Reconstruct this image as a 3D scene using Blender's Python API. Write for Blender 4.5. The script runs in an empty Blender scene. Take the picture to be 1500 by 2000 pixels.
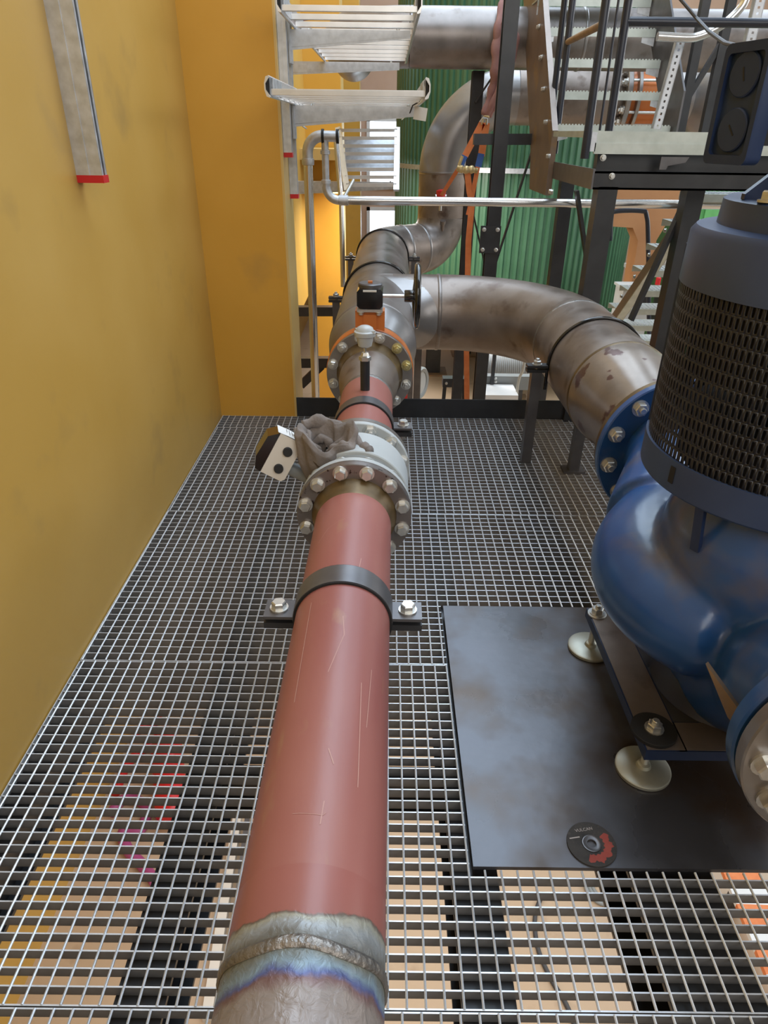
import bpy, math, random
from mathutils import Vector, Matrix
from math import sin, cos, pi, radians as R
random.seed(7)
SC = bpy.context.scene
COL = SC.collection

# ------------------------------------------------------------------ camera, world, light
CAM_H = 1.515
YAW, PITCH, ROLL, FPX = 9.3228e-4, .511804, .012444, 1322.0
fw = Vector((sin(YAW)*cos(PITCH), cos(YAW)*cos(PITCH), -sin(PITCH)))
rt = Vector((cos(YAW), -sin(YAW), 0)); dn = fw.cross(rt)
rt, dn = rt*cos(ROLL)-dn*sin(ROLL), rt*sin(ROLL)+dn*cos(ROLL)
cd = bpy.data.cameras.new('camera'); cam = bpy.data.objects.new('camera', cd); COL.objects.link(cam)
cd.sensor_fit = 'VERTICAL'; cd.sensor_height = 36; cd.lens = FPX/2000*36; cd.clip_start = .02; cd.clip_end = 200
cam.matrix_world = Matrix(((rt.x, -dn.x, -fw.x, 0), (rt.y, -dn.y, -fw.y, 0), (rt.z, -dn.z, -fw.z, CAM_H), (0, 0, 0, 1)))
SC.camera = cam
vs = SC.view_settings
vs.view_transform = 'Standard'; vs.look = 'None'; vs.gamma = 1; vs.use_curve_mapping = False
vs.exposure = 0.27

w = bpy.data.worlds.new('sky'); SC.world = w; w.use_nodes = True
bg = w.node_tree.nodes['Background']; bg.inputs[0].default_value = (.86, .93, 1, 1); bg.inputs[1].default_value = 3.0

def area(name, loc, target, sx, sy, power, color=(1, 1, 1)):
    l = bpy.data.lights.new(name, 'AREA'); l.shape = 'RECTANGLE'; l.size = sx; l.size_y = sy; l.energy = power; l.color = color
    o = bpy.data.objects.new(name, l); COL.objects.link(o); o.location = loc
    o.rotation_euler = (Vector(target)-Vector(loc)).to_track_quat('-Z', 'Y').to_euler()
    return o
# roof lights and right-wall windows of the hall, then added fill lamps
area('roof_light', (1.2, 7.0, 6.9), (1.2, 7.0, 0), 3.0, 12.0, 600, (.66, .82, 1))
area('roof_light', (5.5, 7.5, 6.9), (5.5, 7.5, 0), 2.0, 12.0, 400, (.68, .83, 1))
area('window_and_fill_light', (8.8, 6.0, 2.6), (0, 5.0, .8), 10, 3.5, 350, (1, .99, .98))
area('window_and_fill_light', (.8, -3.8, 3.6), (.1, 3, .8), 9, 4.5, 330, (1, .98, .95))  # added fill from behind the viewer for faces turned this way
area('added_floor_light', (.3, 8.7, 1.0), (.6, 9.0, -2.2), 1.6, 1.6, 85, (1, .97, .93))  # added lamp without a fitting, brightens the far lower floor
area('added_floor_light', (0, 1.9, -.75), (0, 1.9, -2.2), 2.4, 3.0, 30, (1, .96, .9))  # added lamp below the walkway, brightens the floor under the grating

def ray(px, py):
    return rt*((px-750)/FPX)+dn*((py-1000)/FPX)+fw
def P(px, py, Y):                      # point of a sight line at the depth Y
    v = ray(px, py); return Vector((0, 0, CAM_H))+v*(Y/v.y)
def PZ(px, py, z):                     # point of a sight line at the height z
    v = ray(px, py); return Vector((0, 0, CAM_H))+v*((z-CAM_H)/v.z)
def PX(px, py, x):
    v = ray(px, py); return Vector((0, 0, CAM_H))+v*(x/v.x)

# ------------------------------------------------------------------ materials
def mk(name, c1, c2=None, scale=6, rough=.5, metal=0, bump=0, bscale=None, stretch=None, c3=None, s3=20, t3=(.6, .7), r2=None, spec=.5, coat=0, detail=6):
    m = bpy.data.materials.new(name); m.use_nodes = True; nt = m.node_tree; n = nt.nodes; L = nt.links
    b = n['Principled BSDF']; b.inputs['Roughness'].default_value = rough; b.inputs['Metallic'].default_value = metal
    b.inputs['Specular IOR Level'].default_value = spec; b.inputs['Coat Weight'].default_value = coat; b.inputs['Coat Roughness'].default_value = .15
    b.inputs['Base Color'].default_value = (*c1, 1)
    tc = n.new('ShaderNodeTexCoord'); mp = n.new('ShaderNodeMapping'); L.new(tc.outputs['Object'], mp.inputs[0])
    if stretch: mp.inputs['Scale'].default_value = stretch
    if c2:
        t = n.new('ShaderNodeTexNoise'); t.inputs['Scale'].default_value = scale; t.inputs['Detail'].default_value = detail; L.new(mp.outputs[0], t.inputs[0])
        r = n.new('ShaderNodeValToRGB'); r.color_ramp.elements[0].position = .35; r.color_ramp.elements[1].position = .68
        r.color_ramp.elements[0].color = (*c1, 1); r.color_ramp.elements[1].color = (*c2, 1); L.new(t.outputs[0], r.inputs[0])
        out = r.outputs[0]
        if r2 is not None:
            mr = n.new('ShaderNodeMapRange'); mr.inputs[1].default_value = .35; mr.inputs[2].default_value = .68
            mr.inputs[3].default_value = rough; mr.inputs[4].default_value = r2; L.new(t.outputs[0], mr.inputs[0]); L.new(mr.outputs[0], b.inputs['Roughness'])
        if c3:
            t2 = n.new('ShaderNodeTexNoise'); t2.inputs['Scale'].default_value = s3; t2.inputs['Detail'].default_value = 4; L.new(mp.outputs[0], t2.inputs[0])
            q = n.new('ShaderNodeMapRange'); q.inputs[1].default_value = t3[0]; q.inputs[2].default_value = t3[1]; L.new(t2.outputs[0], q.inputs[0])
            x = n.new('ShaderNodeMix'); x.data_type = 'RGBA'; L.new(q.outputs[0], x.inputs[0]); L.new(out, x.inputs[6]); x.inputs[7].default_value = (*c3, 1)
            out = x.outputs[2]
        L.new(out, b.inputs['Base Color'])
    if bump:
        t = n.new('ShaderNodeTexNoise'); t.inputs['Scale'].default_value = bscale or scale*6; t.inputs['Detail'].default_value = 5; L.new(mp.outputs[0], t.inputs[0])
        bp = n.new('ShaderNodeBump'); bp.inputs['Strength'].default_value = bump; bp.inputs['Distance'].default_value = .01
        L.new(t.outputs[0], bp.inputs['Height']); L.new(bp.outputs[0], b.inputs['Normal'])
    return m
M = {}
M['yellow'] = mk('yellow_wall_paint', (.50, .295, .062), (.54, .33, .082), 2.0, .42, bump=.04, bscale=14, c3=(.40, .25, .07), s3=3.5, t3=(.60, .8), spec=.4)
M['yellow_pillar'] = mk('yellow_paint_toned_for_pillar_light', (.62, .32, .040), (.66, .35, .052), 2.0, .42, bump=.04, bscale=14, c3=(.50, .28, .06), s3=3.0, t3=(.62, .8), spec=.4)  # wall yellow made deeper; the pillar's dim, sheenless light is in the colour
M['yellow_pale'] = mk('cream_yellow_ledge_and_lit_side', (.62, .42, .14), (.66, .46, .18), 3, .4)  # pale ledges; on pillar sides the window light is put into this colour
M['concrete'] = mk('sealed_tan_concrete', (.48, .35, .23), (.53, .39, .265), 1.4, .5, bump=.03, c3=(.40, .28, .18), s3=5, t3=(.6, .75))
M['galv'] = mk('galvanized_steel', (.52, .54, .57), (.66, .68, .71), 30, .38, .75, r2=.5)
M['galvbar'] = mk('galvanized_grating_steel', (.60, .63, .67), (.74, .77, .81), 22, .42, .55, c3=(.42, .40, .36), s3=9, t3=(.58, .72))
M['galvshade'] = mk('galvanized_steel_in_shade', (.15, .15, .155), (.22, .215, .21), 7, .55, .1)  # sides of the bearing bars, their shade put into the colour
M['alu'] = mk('bright_aluminium', (.70, .70, .70), (.80, .80, .80), 10, .3, .8)
M['zinc'] = mk('zinc_plated_bolt_steel', (.58, .58, .56), (.70, .69, .65), 60, .32, .8)
M['zincfoot'] = mk('yellowed_zinc_plate', (.36, .36, .30), (.44, .44, .38), 12, .42, .6)
M['zincy'] = mk('yellow_zinc_bolt_steel', (.62, .52, .22), (.66, .60, .36), 60, .35, .8)
M['black'] = mk('black_painted_steel', (.022, .023, .026), (.035, .036, .04), 8, .38, .0, spec=.5)
M['blackg'] = mk('gloss_black_enamel', (.008, .008, .009), None, rough=.12, coat=.5)
M['rubber'] = mk('black_rubber', (.012, .012, .013), None, rough=.7)
M['boxnavy'] = mk('dark_navy_motor_paint', (.020, .036, .095), (.028, .048, .115), 10, .38, spec=.25)
M['navy'] = mk('dark_navy_tube_paint', (.017, .021, .034), (.024, .029, .045), 10, .3)
M['steel'] = mk('brown_mill_scale_steel', (.19, .15, .125), (.29, .245, .215), 5, .34, .55, bump=.05, bscale=40, stretch=(1, 1, 1), c3=(.13, .09, .07), s3=7, t3=(.58, .72), r2=.5)
M['steelg'] = mk('grey_bare_steel', (.19, .165, .15), (.28, .25, .235), 6, .34, .6, c3=(.15, .12, .10), s3=9, t3=(.6, .75), r2=.42)
M['scuff'] = mk('scuffed_shiny_reducer_steel', (.22, .18, .15), (.32, .265, .225), 5, .3, .5, bump=.06, bscale=22, c3=(.12, .065, .055), s3=8, t3=(.60, .63))
M['tee'] = mk('pale_forged_steel', (.26, .245, .24), (.34, .325, .32), 4, .33, .6, bump=.04, bscale=60)
M['tint'] = mk('heat_tinted_weld_steel', (.16, .20, .28), (.36, .30, .20), 9, .3, .7, bump=.15, bscale=90)
M['weld'] = mk('weld_bead_steel', (.20, .19, .18), (.30, .27, .24), 40, .35, .7, bump=.4, bscale=120)
M['red'] = mk('red_oxide_primer', (.30, .095, .080), (.34, .125, .10), 7, .42, bump=.02, bscale=120, c3=(.34, .15, .10), s3=16, t3=(.66, .74), stretch=(1, .35, 1), spec=.6)
M['flange'] = mk('oiled_flange_steel', (.17, .15, .14), (.25, .22, .21), 8, .3, .6, c3=(.035, .02, .018), s3=38, t3=(.62, .66))
M['flange2'] = mk('clean_flange_steel', (.27, .25, .235), (.36, .33, .31), 8, .3, .7)
M['rustweld'] = mk('golden_brown_tinted_steel', (.10, .065, .03), (.20, .135, .06), 14, .42, .4)
M['meter'] = mk('pale_grey_meter_paint', (.42, .44, .44), (.47, .49, .49), 5, .38)
M['meterd'] = mk('mid_grey_meter_paint', (.24, .255, .255), (.27, .285, .285), 5, .42)
M['box'] = mk('beige_white_housing_paint', (.62, .57, .50), (.66, .62, .56), 5, .38)
M['cloth'] = mk('grey_brown_canvas', (.155, .13, .115), (.225, .19, .17), 9, .85, bump=.3, bscale=90)
M['clampsteel'] = mk('dark_grey_flat_bar_steel', (.115, .11, .115), (.16, .155, .16), 9, .36, .55)
M['orange'] = mk('orange_valve_paint', (.62, .17, .03), (.68, .21, .05), 9, .4)
M['blue'] = mk('dusty_blue_pump_paint', (.014, .065, .21), (.022, .09, .28), 5, .3, bump=.05, bscale=30, c3=(.14, .115, .10), s3=4.5, t3=(.54, .80), coat=.25)
M['bluedark'] = mk('dark_blue_frame_paint', (.01, .022, .065), (.015, .03, .085), 6, .35)
M['guard'] = mk('grey_blue_guard_paint', (.030, .052, .125), (.042, .07, .155), 5, .42)
M['perf'] = mk('dark_perforated_sheet', (.018, .019, .023), (.028, .029, .034), 9, .35, .3)
M['castrust'] = mk('rusty_cast_iron', (.32, .19, .09), (.22, .14, .08), 9, .7, bump=.2)
M['plate'] = mk('oil_stained_steel_plate', (.060, .059, .064), (.125, .128, .145), 3.2, .24, .45, bump=.05, bscale=26, c3=(.06, .04, .028), s3=3.6, t3=(.46, .66), r2=.40)
M['green'] = mk('green_corrugated_sheet', (.045, .125, .065), (.06, .15, .08), 3, .4, coat=.2)
M['greenb'] = mk('bright_green_panel_paint', (.10, .33, .10), (.12, .37, .12), 3, .5)
M['brown'] = mk('orange_brown_board', (.36, .17, .07), (.42, .21, .09), 3, .6)
M['brownst'] = mk('rusty_brown_stringer_steel', (.19, .135, .10), (.24, .17, .12), 6, .45, .3, c3=(.30, .18, .07), s3=5, t3=(.56, .68))
M['redplastic'] = mk('bright_red_plastic', (.55, .015, .02), None, rough=.35)
M['redpaint'] = mk('red_enamel', (.60, .02, .02), (.66, .03, .03), 6, .3)
M['strap'] = mk('orange_polyester_webbing', (.72, .20, .06), (.80, .26, .09), 20, .7)
M['sling'] = mk('dusty_pink_textile_sling', (.30, .15, .14), (.38, .21, .19), 10, .85, bump=.2)
M['bluetape'] = mk('blue_label_sleeve', (.05, .13, .42), None, rough=.6)
M['ratchet'] = mk('yellow_zinc_ratchet_steel', (.55, .42, .20), (.62, .5, .28), 30, .4, .6)
M['white'] = mk('white_painted_sheet', (.75, .74, .72), (.8, .79, .77), 4, .5)
M['paleg'] = mk('pale_grey_sheet', (.42, .43, .43), (.48, .49, .48), 4, .5)
M['tread'] = mk('galvanized_stair_tread', (.46, .50, .46), (.56, .60, .56), 14, .45, .5)
M['purple'] = mk('magenta_rubber_hose', (.33, .05, .16), (.40, .08, .24), 6, .5)
M['disc'] = mk('black_abrasive_disc', (.025, .023, .022), (.045, .04, .036), 20, .8, c3=(.06, .05, .045), s3=60, bump=.3, bscale=250)
M['discred'] = mk('worn_red_paper_label', (.24, .035, .025), (.30, .06, .04), 30, .75)
M['ink'] = mk('pale_printed_lettering', (.36, .32, .30), None, rough=.7)
M['cable'] = mk('dark_grey_cable_sheath', (.05, .05, .055), None, rough=.5)
M['pcable'] = mk('pale_cable_sheath', (.5, .48, .42), None, rough=.5)
M['ceil'] = mk('pale_roof_sheet', (.45, .46, .47), (.5, .51, .52), 2, .7)
M['offwall'] = mk('pale_hall_wall_paint', (.50, .48, .44), (.55, .53, .49), 2, .7)
M['pink'] = mk('pale_pink_brown_plaster', (.52, .33, .22), (.56, .37, .26), 2, .7)
M['silver'] = mk('polished_silver_tube', (.72, .72, .72), None, rough=.18, metal=.9)
M['glass'] = mk('window_glass', (.9, .95, 1), None, rough=.02)
M['glass'].node_tree.nodes['Principled BSDF'].inputs['Transmission Weight'].default_value = 1
M['glass'].node_tree.nodes['Principled BSDF'].inputs['IOR'].default_value = 1.02

# ------------------------------------------------------------------ mesh builder
class MB:
    def __init__(s, xf=None): s.v = []; s.f = []; s.xf = xf
    def add(s, vs, fs):
        b = len(s.v); s.v += [Vector(p) for p in vs]; s.f += [tuple(b+i for i in f) for f in fs]; return s
    def box(s, c, d, rot=None):
        c = Vector(c); h = Vector(d)/2; q = []
        for z in (-1, 1):
            for x, y in ((-1, -1), (1, -1), (1, 1), (-1, 1)):
                p = Vector((x*h.x, y*h.y, z*h.z)); q.append(c+(rot @ p if rot else p))
        return s.add(q, [(3, 2, 1, 0), (4, 5, 6, 7), (0, 1, 5, 4), (1, 2, 6, 5), (2, 3, 7, 6), (3, 0, 4, 7)])
    def bb(s, a, b):
        a = Vector(a); b = Vector(b); return s.box((a+b)/2, [abs(b[i]-a[i]) for i in range(3)])
    def bar(s, p0, p1, w, h, up=(0, 0, 1)):          # box from p0 to p1, w sideways, h along up
        p0 = Vector(p0); p1 = Vector(p1); d = (p1-p0).normalized(); up = Vector(up)
        side = d.cross(up)
        if side.length < 1e-4: side = d.cross(Vector((1, 0, 0)))
        side.normalize(); u = side.cross(d).normalized()
        q = [p+side*sx*w/2+u*sz*h/2 for p in (p0, p1) for sx, sz in ((-1, -1), (1, -1), (1, 1), (-1, 1))]
        return s.add(q, [(3, 2, 1, 0), (4, 5, 6, 7), (0, 1, 5, 4), (1, 2, 6, 5), (2, 3, 7, 6), (3, 0, 4, 7)])
    def tube(s, pts, r, n=16, closed=False, caps=True, flat=None):
        pts = [Vector(p) for p in pts]; N = len(pts); rr = r if isinstance(r, (list, tuple)) else [r]*N
        tan = []
        for i in range(N):
            a = pts[i-1] if (i > 0 or closed) else pts[i]; b = pts[(i+1) % N] if (i < N-1 or closed) else pts[i]
            tan.append((b-a).normalized())
        ref = Vector((0, 0, 1)) if abs(tan[0].z) < .9 else Vector((1, 0, 0))
        u = (ref-tan[0]*ref.dot(tan[0])).normalized(); rings = []
        for i in range(N):
            u = (u-tan[i]*u.dot(tan[i])).normalized(); v = tan[i].cross(u)
            fu, fv = flat or (1, 1)
            rings.append([pts[i]+u*cos(2*pi*k/n)*rr[i]*fu+v*sin(2*pi*k/n)*rr[i]*fv for k in range(n)])
        vs = [p for q in rings for p in q]; fs = []
        for i in range(N if closed else N-1):
            a, b = i*n, ((i+1) % N)*n
            for k in range(n): fs.append((a+k, a+(k+1) % n, b+(k+1) % n, b+k))
        if caps and not closed: fs.append(tuple(range(n-1, -1, -1))); fs.append(tuple((N-1)*n+k for k in range(n)))
        return s.add(vs, fs)
    def lathe(s, prof, o, d=(0, 0, 1), n=32, a0=0, a1=2*pi, closed=False, phase=0):   # prof: (radius, along)
        o = Vector(o); d = Vector(d).normalized(); ref = Vector((0, 0, 1)) if abs(d.z) < .9 else Vector((1, 0, 0))
        u = (ref-d*ref.dot(d)).normalized(); v = d.cross(u); full = abs(a1-a0-2*pi) < 1e-6; m = n if full else n+1
        vs = []
        for k in range(m):
            a = a0+(a1-a0)*k/n+phase; e = u*cos(a)+v*sin(a)
            for r, t in prof: vs.append(o+e*r+d*t)
        q = len(prof); fs = []
        for k in range(n):
            a, b = k*q, ((k+1) % m)*q
            for j in range(q if closed else q-1):
                fs.append((a+j, b+j, b+(j+1) % q, a+(j+1) % q))
        if not closed:
            if full:
                fs.append(tuple(k*q for k in range(m))[::-1]); fs.append(tuple(k*q+q-1 for k in range(m)))
        return s.add(vs, fs)
    def disc(s, o, d, r, t, n=32, r0=0, bev=.1):      # disc (or ring) of thickness t along d from o
        b = t*bev
        if r0: return s.lathe([(r0, 0), (r-b, 0), (r, b), (r, t-b), (r-b, t), (r0, t)], o, d, n, closed=True)
        return s.lathe([(r-b, 0), (r, b), (r, t-b), (r-b, t)], o, d, n)
    def prism(s, poly, o, u, v, t):                   # polygon in the (u, v) plane, thickness t along u x v
        o = Vector(o); u = Vector(u); v = Vector(v); w_ = u.cross(v).normalized()*t; n = len(poly)
        a = [o+u*x+v*y for x, y in poly]; b = [p+w_ for p in a]
        return s.add(a+b, [tuple(range(n-1, -1, -1)), tuple(range(n, 2*n))]+[(i, (i+1) % n, n+(i+1) % n, n+i) for i in range(n)])
    def grid(s, fn, nu, nv, cu=False, cv=False):
        mu = nu if cu else nu+1; mv = nv if cv else nv+1
        vs = [fn(i/nu, j/nv) for i in range(mu) for j in range(mv)]
        fs = [(i*mv+j, ((i+1) % mu)*mv+j, ((i+1) % mu)*mv+(j+1) % mv, i*mv+(j+1) % mv) for i in range(nu) for j in range(nv)]
        return s.add(vs, fs)
    def mesh(s, name, mat, ang=38):
        me = bpy.data.meshes.new(name); vs = [s.xf @ p for p in s.v] if s.xf else s.v
        me.from_pydata([tuple(p) for p in vs], [], s.f); me.update()
        if mat: me.materials.append(mat)
        me.polygons.foreach_set('use_smooth', [True]*len(me.polygons)); me.set_sharp_from_angle(angle=R(ang))
        return me

def link(name, me, parent=None, loc=None, rot=None):
    o = bpy.data.objects.new(name, me); COL.objects.link(o)
    if parent:
        o.parent = parent
        if parent.type == 'EMPTY': o.matrix_parent_inverse = Matrix.Translation(-parent.location)
        elif parent.get('_o'): o.matrix_parent_inverse = Matrix.LocRotScale(parent.location, parent.rotation_euler, None).inverted()
    if loc is not None: o.location = loc
    if rot is not None: o.rotation_euler = rot
    return o
def obj(name, mb, mat, parent=None, label=None, ang=38):
    o = link(name, mb.mesh(name, M[mat], ang), parent)
    if label: o['label'] = label
    return o
def tag(o, label, cat, group=None, kind=None):
    if label: o['label'] = label
    if cat: o['category'] = cat
    if group: o['group'] = group
    if kind: o['kind'] = kind
    return o
def thing(name, label, cat, loc, group=None):
    o = bpy.data.objects.new(name, None); COL.objects.link(o); o.location = loc; o.empty_display_size = .05
    return tag(o, label, cat, group)
def struct(name, mb, mat, parent=None):
    o = obj(name, mb, mat, parent)
    if not parent: o['kind'] = 'structure'
    return o
def arc(c, r, u, v, a0, a1, n):
    c = Vector(c); u = Vector(u); v = Vector(v)
    return [c+u*r*cos(a0+(a1-a0)*i/n)+v*r*sin(a0+(a1-a0)*i/n) for i in range(n+1)]

# shared bolt meshes, axis along -Y (head towards the viewer) or +Z
def bolt_mesh(name, r, h, mat, washer=True, nut=False):
    b = MB()
    if washer: b.lathe([(r*.9, 0), (r*1.42, 0), (r*1.42, h*.2), (r*.9, h*.2)], (0, 0, 0), (0, 0, 1), 16)
    z = h*.2 if washer else 0
    b.lathe([(r, z), (r*1.12, z), (r*1.12, z+h*.62), (r*.95, z+h*.74)], (0, 0, 0), (0, 0, 1), 6)
    if nut: b.lathe([(r*.55, z+h*.7), (r*.55, z+h*1.15), (r*.45, z+h*1.22)], (0, 0, 0), (0, 0, 1), 10)
    return b.mesh(name, M[mat], 25)
BOLT = bolt_mesh('bolt', .0155, .022, 'zinc')
NUT = bolt_mesh('nut', .0175, .022, 'zinc', nut=True)
NUTY = bolt_mesh('nut', .0175, .022, 'zincy', nut=True)
SMALL = bolt_mesh('bolt', .011, .016, 'zinc')
TINY = bolt_mesh('bolt', .007, .010, 'zinc')

# ------------------------------------------------------------------ setting
FZ = -2.2
struct('floor', MB().bb((-3, -4, FZ-.2), (9, 18, FZ)), 'concrete')
struct('ceiling', MB().bb((-3, -4, 7), (9, 18, 7.2)), 'ceil')
struct('wall_left', MB().bb((-2.2, -4, -.32), (-.99, 4.2, 7)), 'yellow')
b = MB().bb((-2.2, -4, FZ), (-1.755, 18, -.32)); b.bb((-2.2, 4.2, -.32), (-.99, 18, 7)); struct('wall_left.001', b, 'yellow')
struct('wall_rear', MB().bb((-3, -4.2, FZ), (9, -4, 7)), 'offwall')
struct('wall_right', MB().bb((9, -4, FZ), (9.2, 18, 7)), 'offwall')
# far wall with two window openings
wa, wb = P(716, 240, 16), P(790, 370, 16); wc, wd = P(716, 404, 16), P(790, 470, 16)
b = MB(); Y0, Y1 = 16, 16.25
b.bb((-2.2, Y0, FZ), (wa.x, Y1, 7)); b.bb((wb.x+.5, Y0, FZ), (9, Y1, 7)); b.bb((wa.x, Y0, wa.z+.1), (wb.x+.5, Y1, 7))
b.bb((wa.x, Y0, wc.z), (wb.x+.5, Y1, wb.z)); b.bb((wa.x, Y0, FZ), (wb.x+.5, Y1, wd.z))
struct('wall_far', b, 'pink')
for i, (z0, z1) in enumerate(((wb.z, wa.z+.1), (wd.z, wc.z))):
    f = MB(); x0, x1 = wa.x, wb.x+.5
    for a_, c_ in (((x0, Y0-.03, z0), (x0+.07, Y0+.05, z1)), ((x1-.07, Y0-.03, z0), (x1, Y0+.05, z1)), ((x0, Y0-.03, z0), (x1, Y0+.05, z0+.07)), ((x0, Y0-.03, z1-.07), (x1, Y0+.05, z1))): f.bb(a_, c_)
    o = struct('window_%d' % (i+1), f, 'white')
    obj('pane', MB().bb((x0+.07, Y0+.01, z0+.07), (x1-.07, Y0+.02, z1-.07)), 'glass', o)
# yellow pillars of the left wall
for i, (ya, yb, xr) in enumerate(((3.872, 4.2, -.544), (9.3, 9.7, -.56), (14.2, 14.6, -.52))):
    o = struct('trim_%d' % (i+1), MB().bb((-1.0, ya, FZ), (xr, yb, 7)), 'yellow_pillar')
    obj('lit_side_face', MB().bb((xr, ya+.001, FZ), (xr+.012, yb, 7)), 'yellow_pale', o)  # covers the right side face, brighter window light painted into it
# yellow ledges and black brackets between the pillars
for i, (y0, y1) in enumerate(((290, 312), (360, 377))):
    p = P(560, y0, 8.6); q = P(655, y1, 8.6); q2 = P(560, y1, 8.6)
    struct('trim_%d' % (4+i), MB().bb((-.99, 8.6, q2.z), (-.5, 9.29, p.z)), 'yellow_pale')
SX = -.99

# ------------------------------------------------------------------ grating
PLX, PLY0, PLY1 = .222, .984, 1.992
XR = 1.9
def rod_mesh(L):
    return MB().tube([(0, 0, 0), (0, L, 0)], .0029, 6).mesh('cross_rod', M['galvbar'])
def bar_mesh(L):                                      # one zinc all round; shade on the sides put into a darker colour
    me = MB().bb((0, -.0016, -.030), (L, .0016, 0)).mesh('bearing_bar', M['galvshade']); me.materials.append(M['galvbar'])
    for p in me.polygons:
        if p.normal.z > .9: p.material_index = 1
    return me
bars, rods = {}, {}
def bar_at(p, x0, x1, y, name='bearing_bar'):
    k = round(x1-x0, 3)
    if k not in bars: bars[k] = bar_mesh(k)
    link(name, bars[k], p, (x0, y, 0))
def rod_at(p, x, y0, y1):
    k = round(y1-y0, 3)
    if k not in rods: rods[k] = rod_mesh(k)
    link('cross_rod', rods[k], p, (x, y0, .0005))
offs = [.004, .0135, .0055, .0105, .003]
glab = ['galvanized floor grating at the very bottom edge of the view', 'galvanized floor grating beside the near end of the steel plate and red pipe', 'galvanized floor grating under the flow meter and far end of the steel plate', 'galvanized floor grating between flow meter and orange valve', 'narrow galvanized grating strip along the black toe plate']
for i, (ya, yb) in enumerate(((.40, .684), (.684, 1.684), (1.684, 2.684), (2.684, 3.684), (3.684, 3.872))):
    g = thing('floor_grating', glab[i], 'grating', (SX+.01, ya, -.03), 'floor gratings of the walkway')
    a, c = ya+.003, yb-.003; n = max(2, round((c-a)/.0343)); x0 = SX+.006
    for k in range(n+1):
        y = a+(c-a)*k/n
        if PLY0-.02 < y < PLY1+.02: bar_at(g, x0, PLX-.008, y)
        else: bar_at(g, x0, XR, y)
    for y in (a, c):
        pass
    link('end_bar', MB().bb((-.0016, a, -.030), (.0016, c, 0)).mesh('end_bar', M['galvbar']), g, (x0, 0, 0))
    x = x0+offs[i]+.0
    while x < XR:
        if x > PLX-.004 and a < PLY1 and c > PLY0:
            if a < PLY0-.03: rod_at(g, x, a, PLY0-.006)
            if c > PLY1+.03: rod_at(g, x, PLY1+.006, c)
        else: rod_at(g, x, a, c)
        x += .0381
# toe plate
t = thing('toe_plate', 'long black steel toe plate at the far end of the grating', 'plate', (.6, 3.88, 0))
obj('flat_bar', MB().bb((-.544, 3.874, -.1), (2.2, 3.884, .118)), 'black', t)

# beams below the grating
def ibeam(p0, p1, bw, h, up=(0, 0, 1)):
    p0 = Vector(p0); p1 = Vector(p1); m = MB(); t_ = .012
    m.bar(p0-Vector((0, 0, t_/2)), p1-Vector((0, 0, t_/2)), bw, t_); m.bar(p0-Vector((0, 0, h-t_/2)), p1-Vector((0, 0, h-t_/2)), bw, t_)
    m.bar(p0-Vector((0, 0, h/2)), p1-Vector((0, 0, h/2)), .009, h-2*t_); return m
for x0, x1, h, lab in ((-.985, -.915, .18, 'black steel beam under the grating along the yellow wall'), (-.535, -.43, .2, 'black steel beam under the grating left of the red pipe'),
                       (.171, .283, .2, 'black steel beam under the grating by the plate left edge'), (.598, .80, .24, 'wide black steel beam under the grating below the pump'), (1.3, 1.5, .2, 'black steel beam under the grating at the far right')):
    o = obj('support_beam', ibeam(((x0+x1)/2, -.6, -.0305), ((x0+x1)/2, 3.86, -.0305), x1-x0, h), 'black'); tag(o, lab, 'beam', 'beams under the walkway')
o = obj('cross_beam', ibeam((-.43, 1.27, -.0305), (.17, 1.27, -.0305), .06, .12), 'black'); tag(o, 'black cross beam under the grating left of the steel plate', 'beam')

# ------------------------------------------------------------------ red pipe run (axis nearly along +Y)
AX, AZ, PR = -.105, .52, .1095
PM = Matrix.Translation((AX, 0, AZ)) @ Matrix.Rotation(-.0105, 4, 'Z')
def PB(): return MB(PM)
def pp(x, y, z): return PM @ Vector((x, y, z))
def ring_bolts(parent, me, y, rb, n, face=-1, skip=(), alt=None, alts=(), lab=None, r0=None, name='bolt', ph=None):
    for k in range(n):
        a = (2*pi*k/n+pi/n) if ph is None else (2*pi*k/n+ph)
        if k in skip: continue
        o = link(name, alt if (alt and k in alts) else me, parent, pp(rb*cos(a), y, rb*sin(a)), (pi/2 if face < 0 else -pi/2, random.uniform(0, 1)*0, -.0105))
        o.rotation_euler = (Matrix.Rotation(-.0105, 3, 'Z') @ Matrix.Rotation(pi/2 if face < 0 else -pi/2, 3, 'X') @ Matrix.Rotation(random.uniform(0, 1), 3, 'Z')).to_euler()
YD = (0, 1, 0)
s1 = thing('pipe_spool', 'red primed pipe with bare steel near end below the viewer', 'pipe', pp(0, .2, -.1), 'spools of the red pipe run')
m_ = bpy.data.materials.new('red_primer_burnt_back_at_a_weld'); m_.use_nodes = True; M['burnt'] = m_; nt = m_.node_tree; n = nt.nodes; L_ = nt.links; pb_ = n['Principled BSDF']
tc = n.new('ShaderNodeTexCoord'); sx_ = n.new('ShaderNodeSeparateXYZ'); L_.new(tc.outputs['Object'], sx_.inputs[0])
t1 = n.new('ShaderNodeTexNoise'); t1.inputs['Scale'].default_value = 22; t1.inputs['Detail'].default_value = 6; L_.new(tc.outputs['Object'], t1.inputs[0])
t2 = n.new('ShaderNodeTexNoise'); t2.inputs['Scale'].default_value = 5; L_.new(tc.outputs['Object'], t2.inputs[0])
def mth(op, a, b_):
    k = n.new('ShaderNodeMath'); k.operation = op
    for i_, q in enumerate((a, b_)):
        if isinstance(q, (int, float)): k.inputs[i_].default_value = q
        else: L_.new(q, k.inputs[i_])
    return k.outputs[0]
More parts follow.
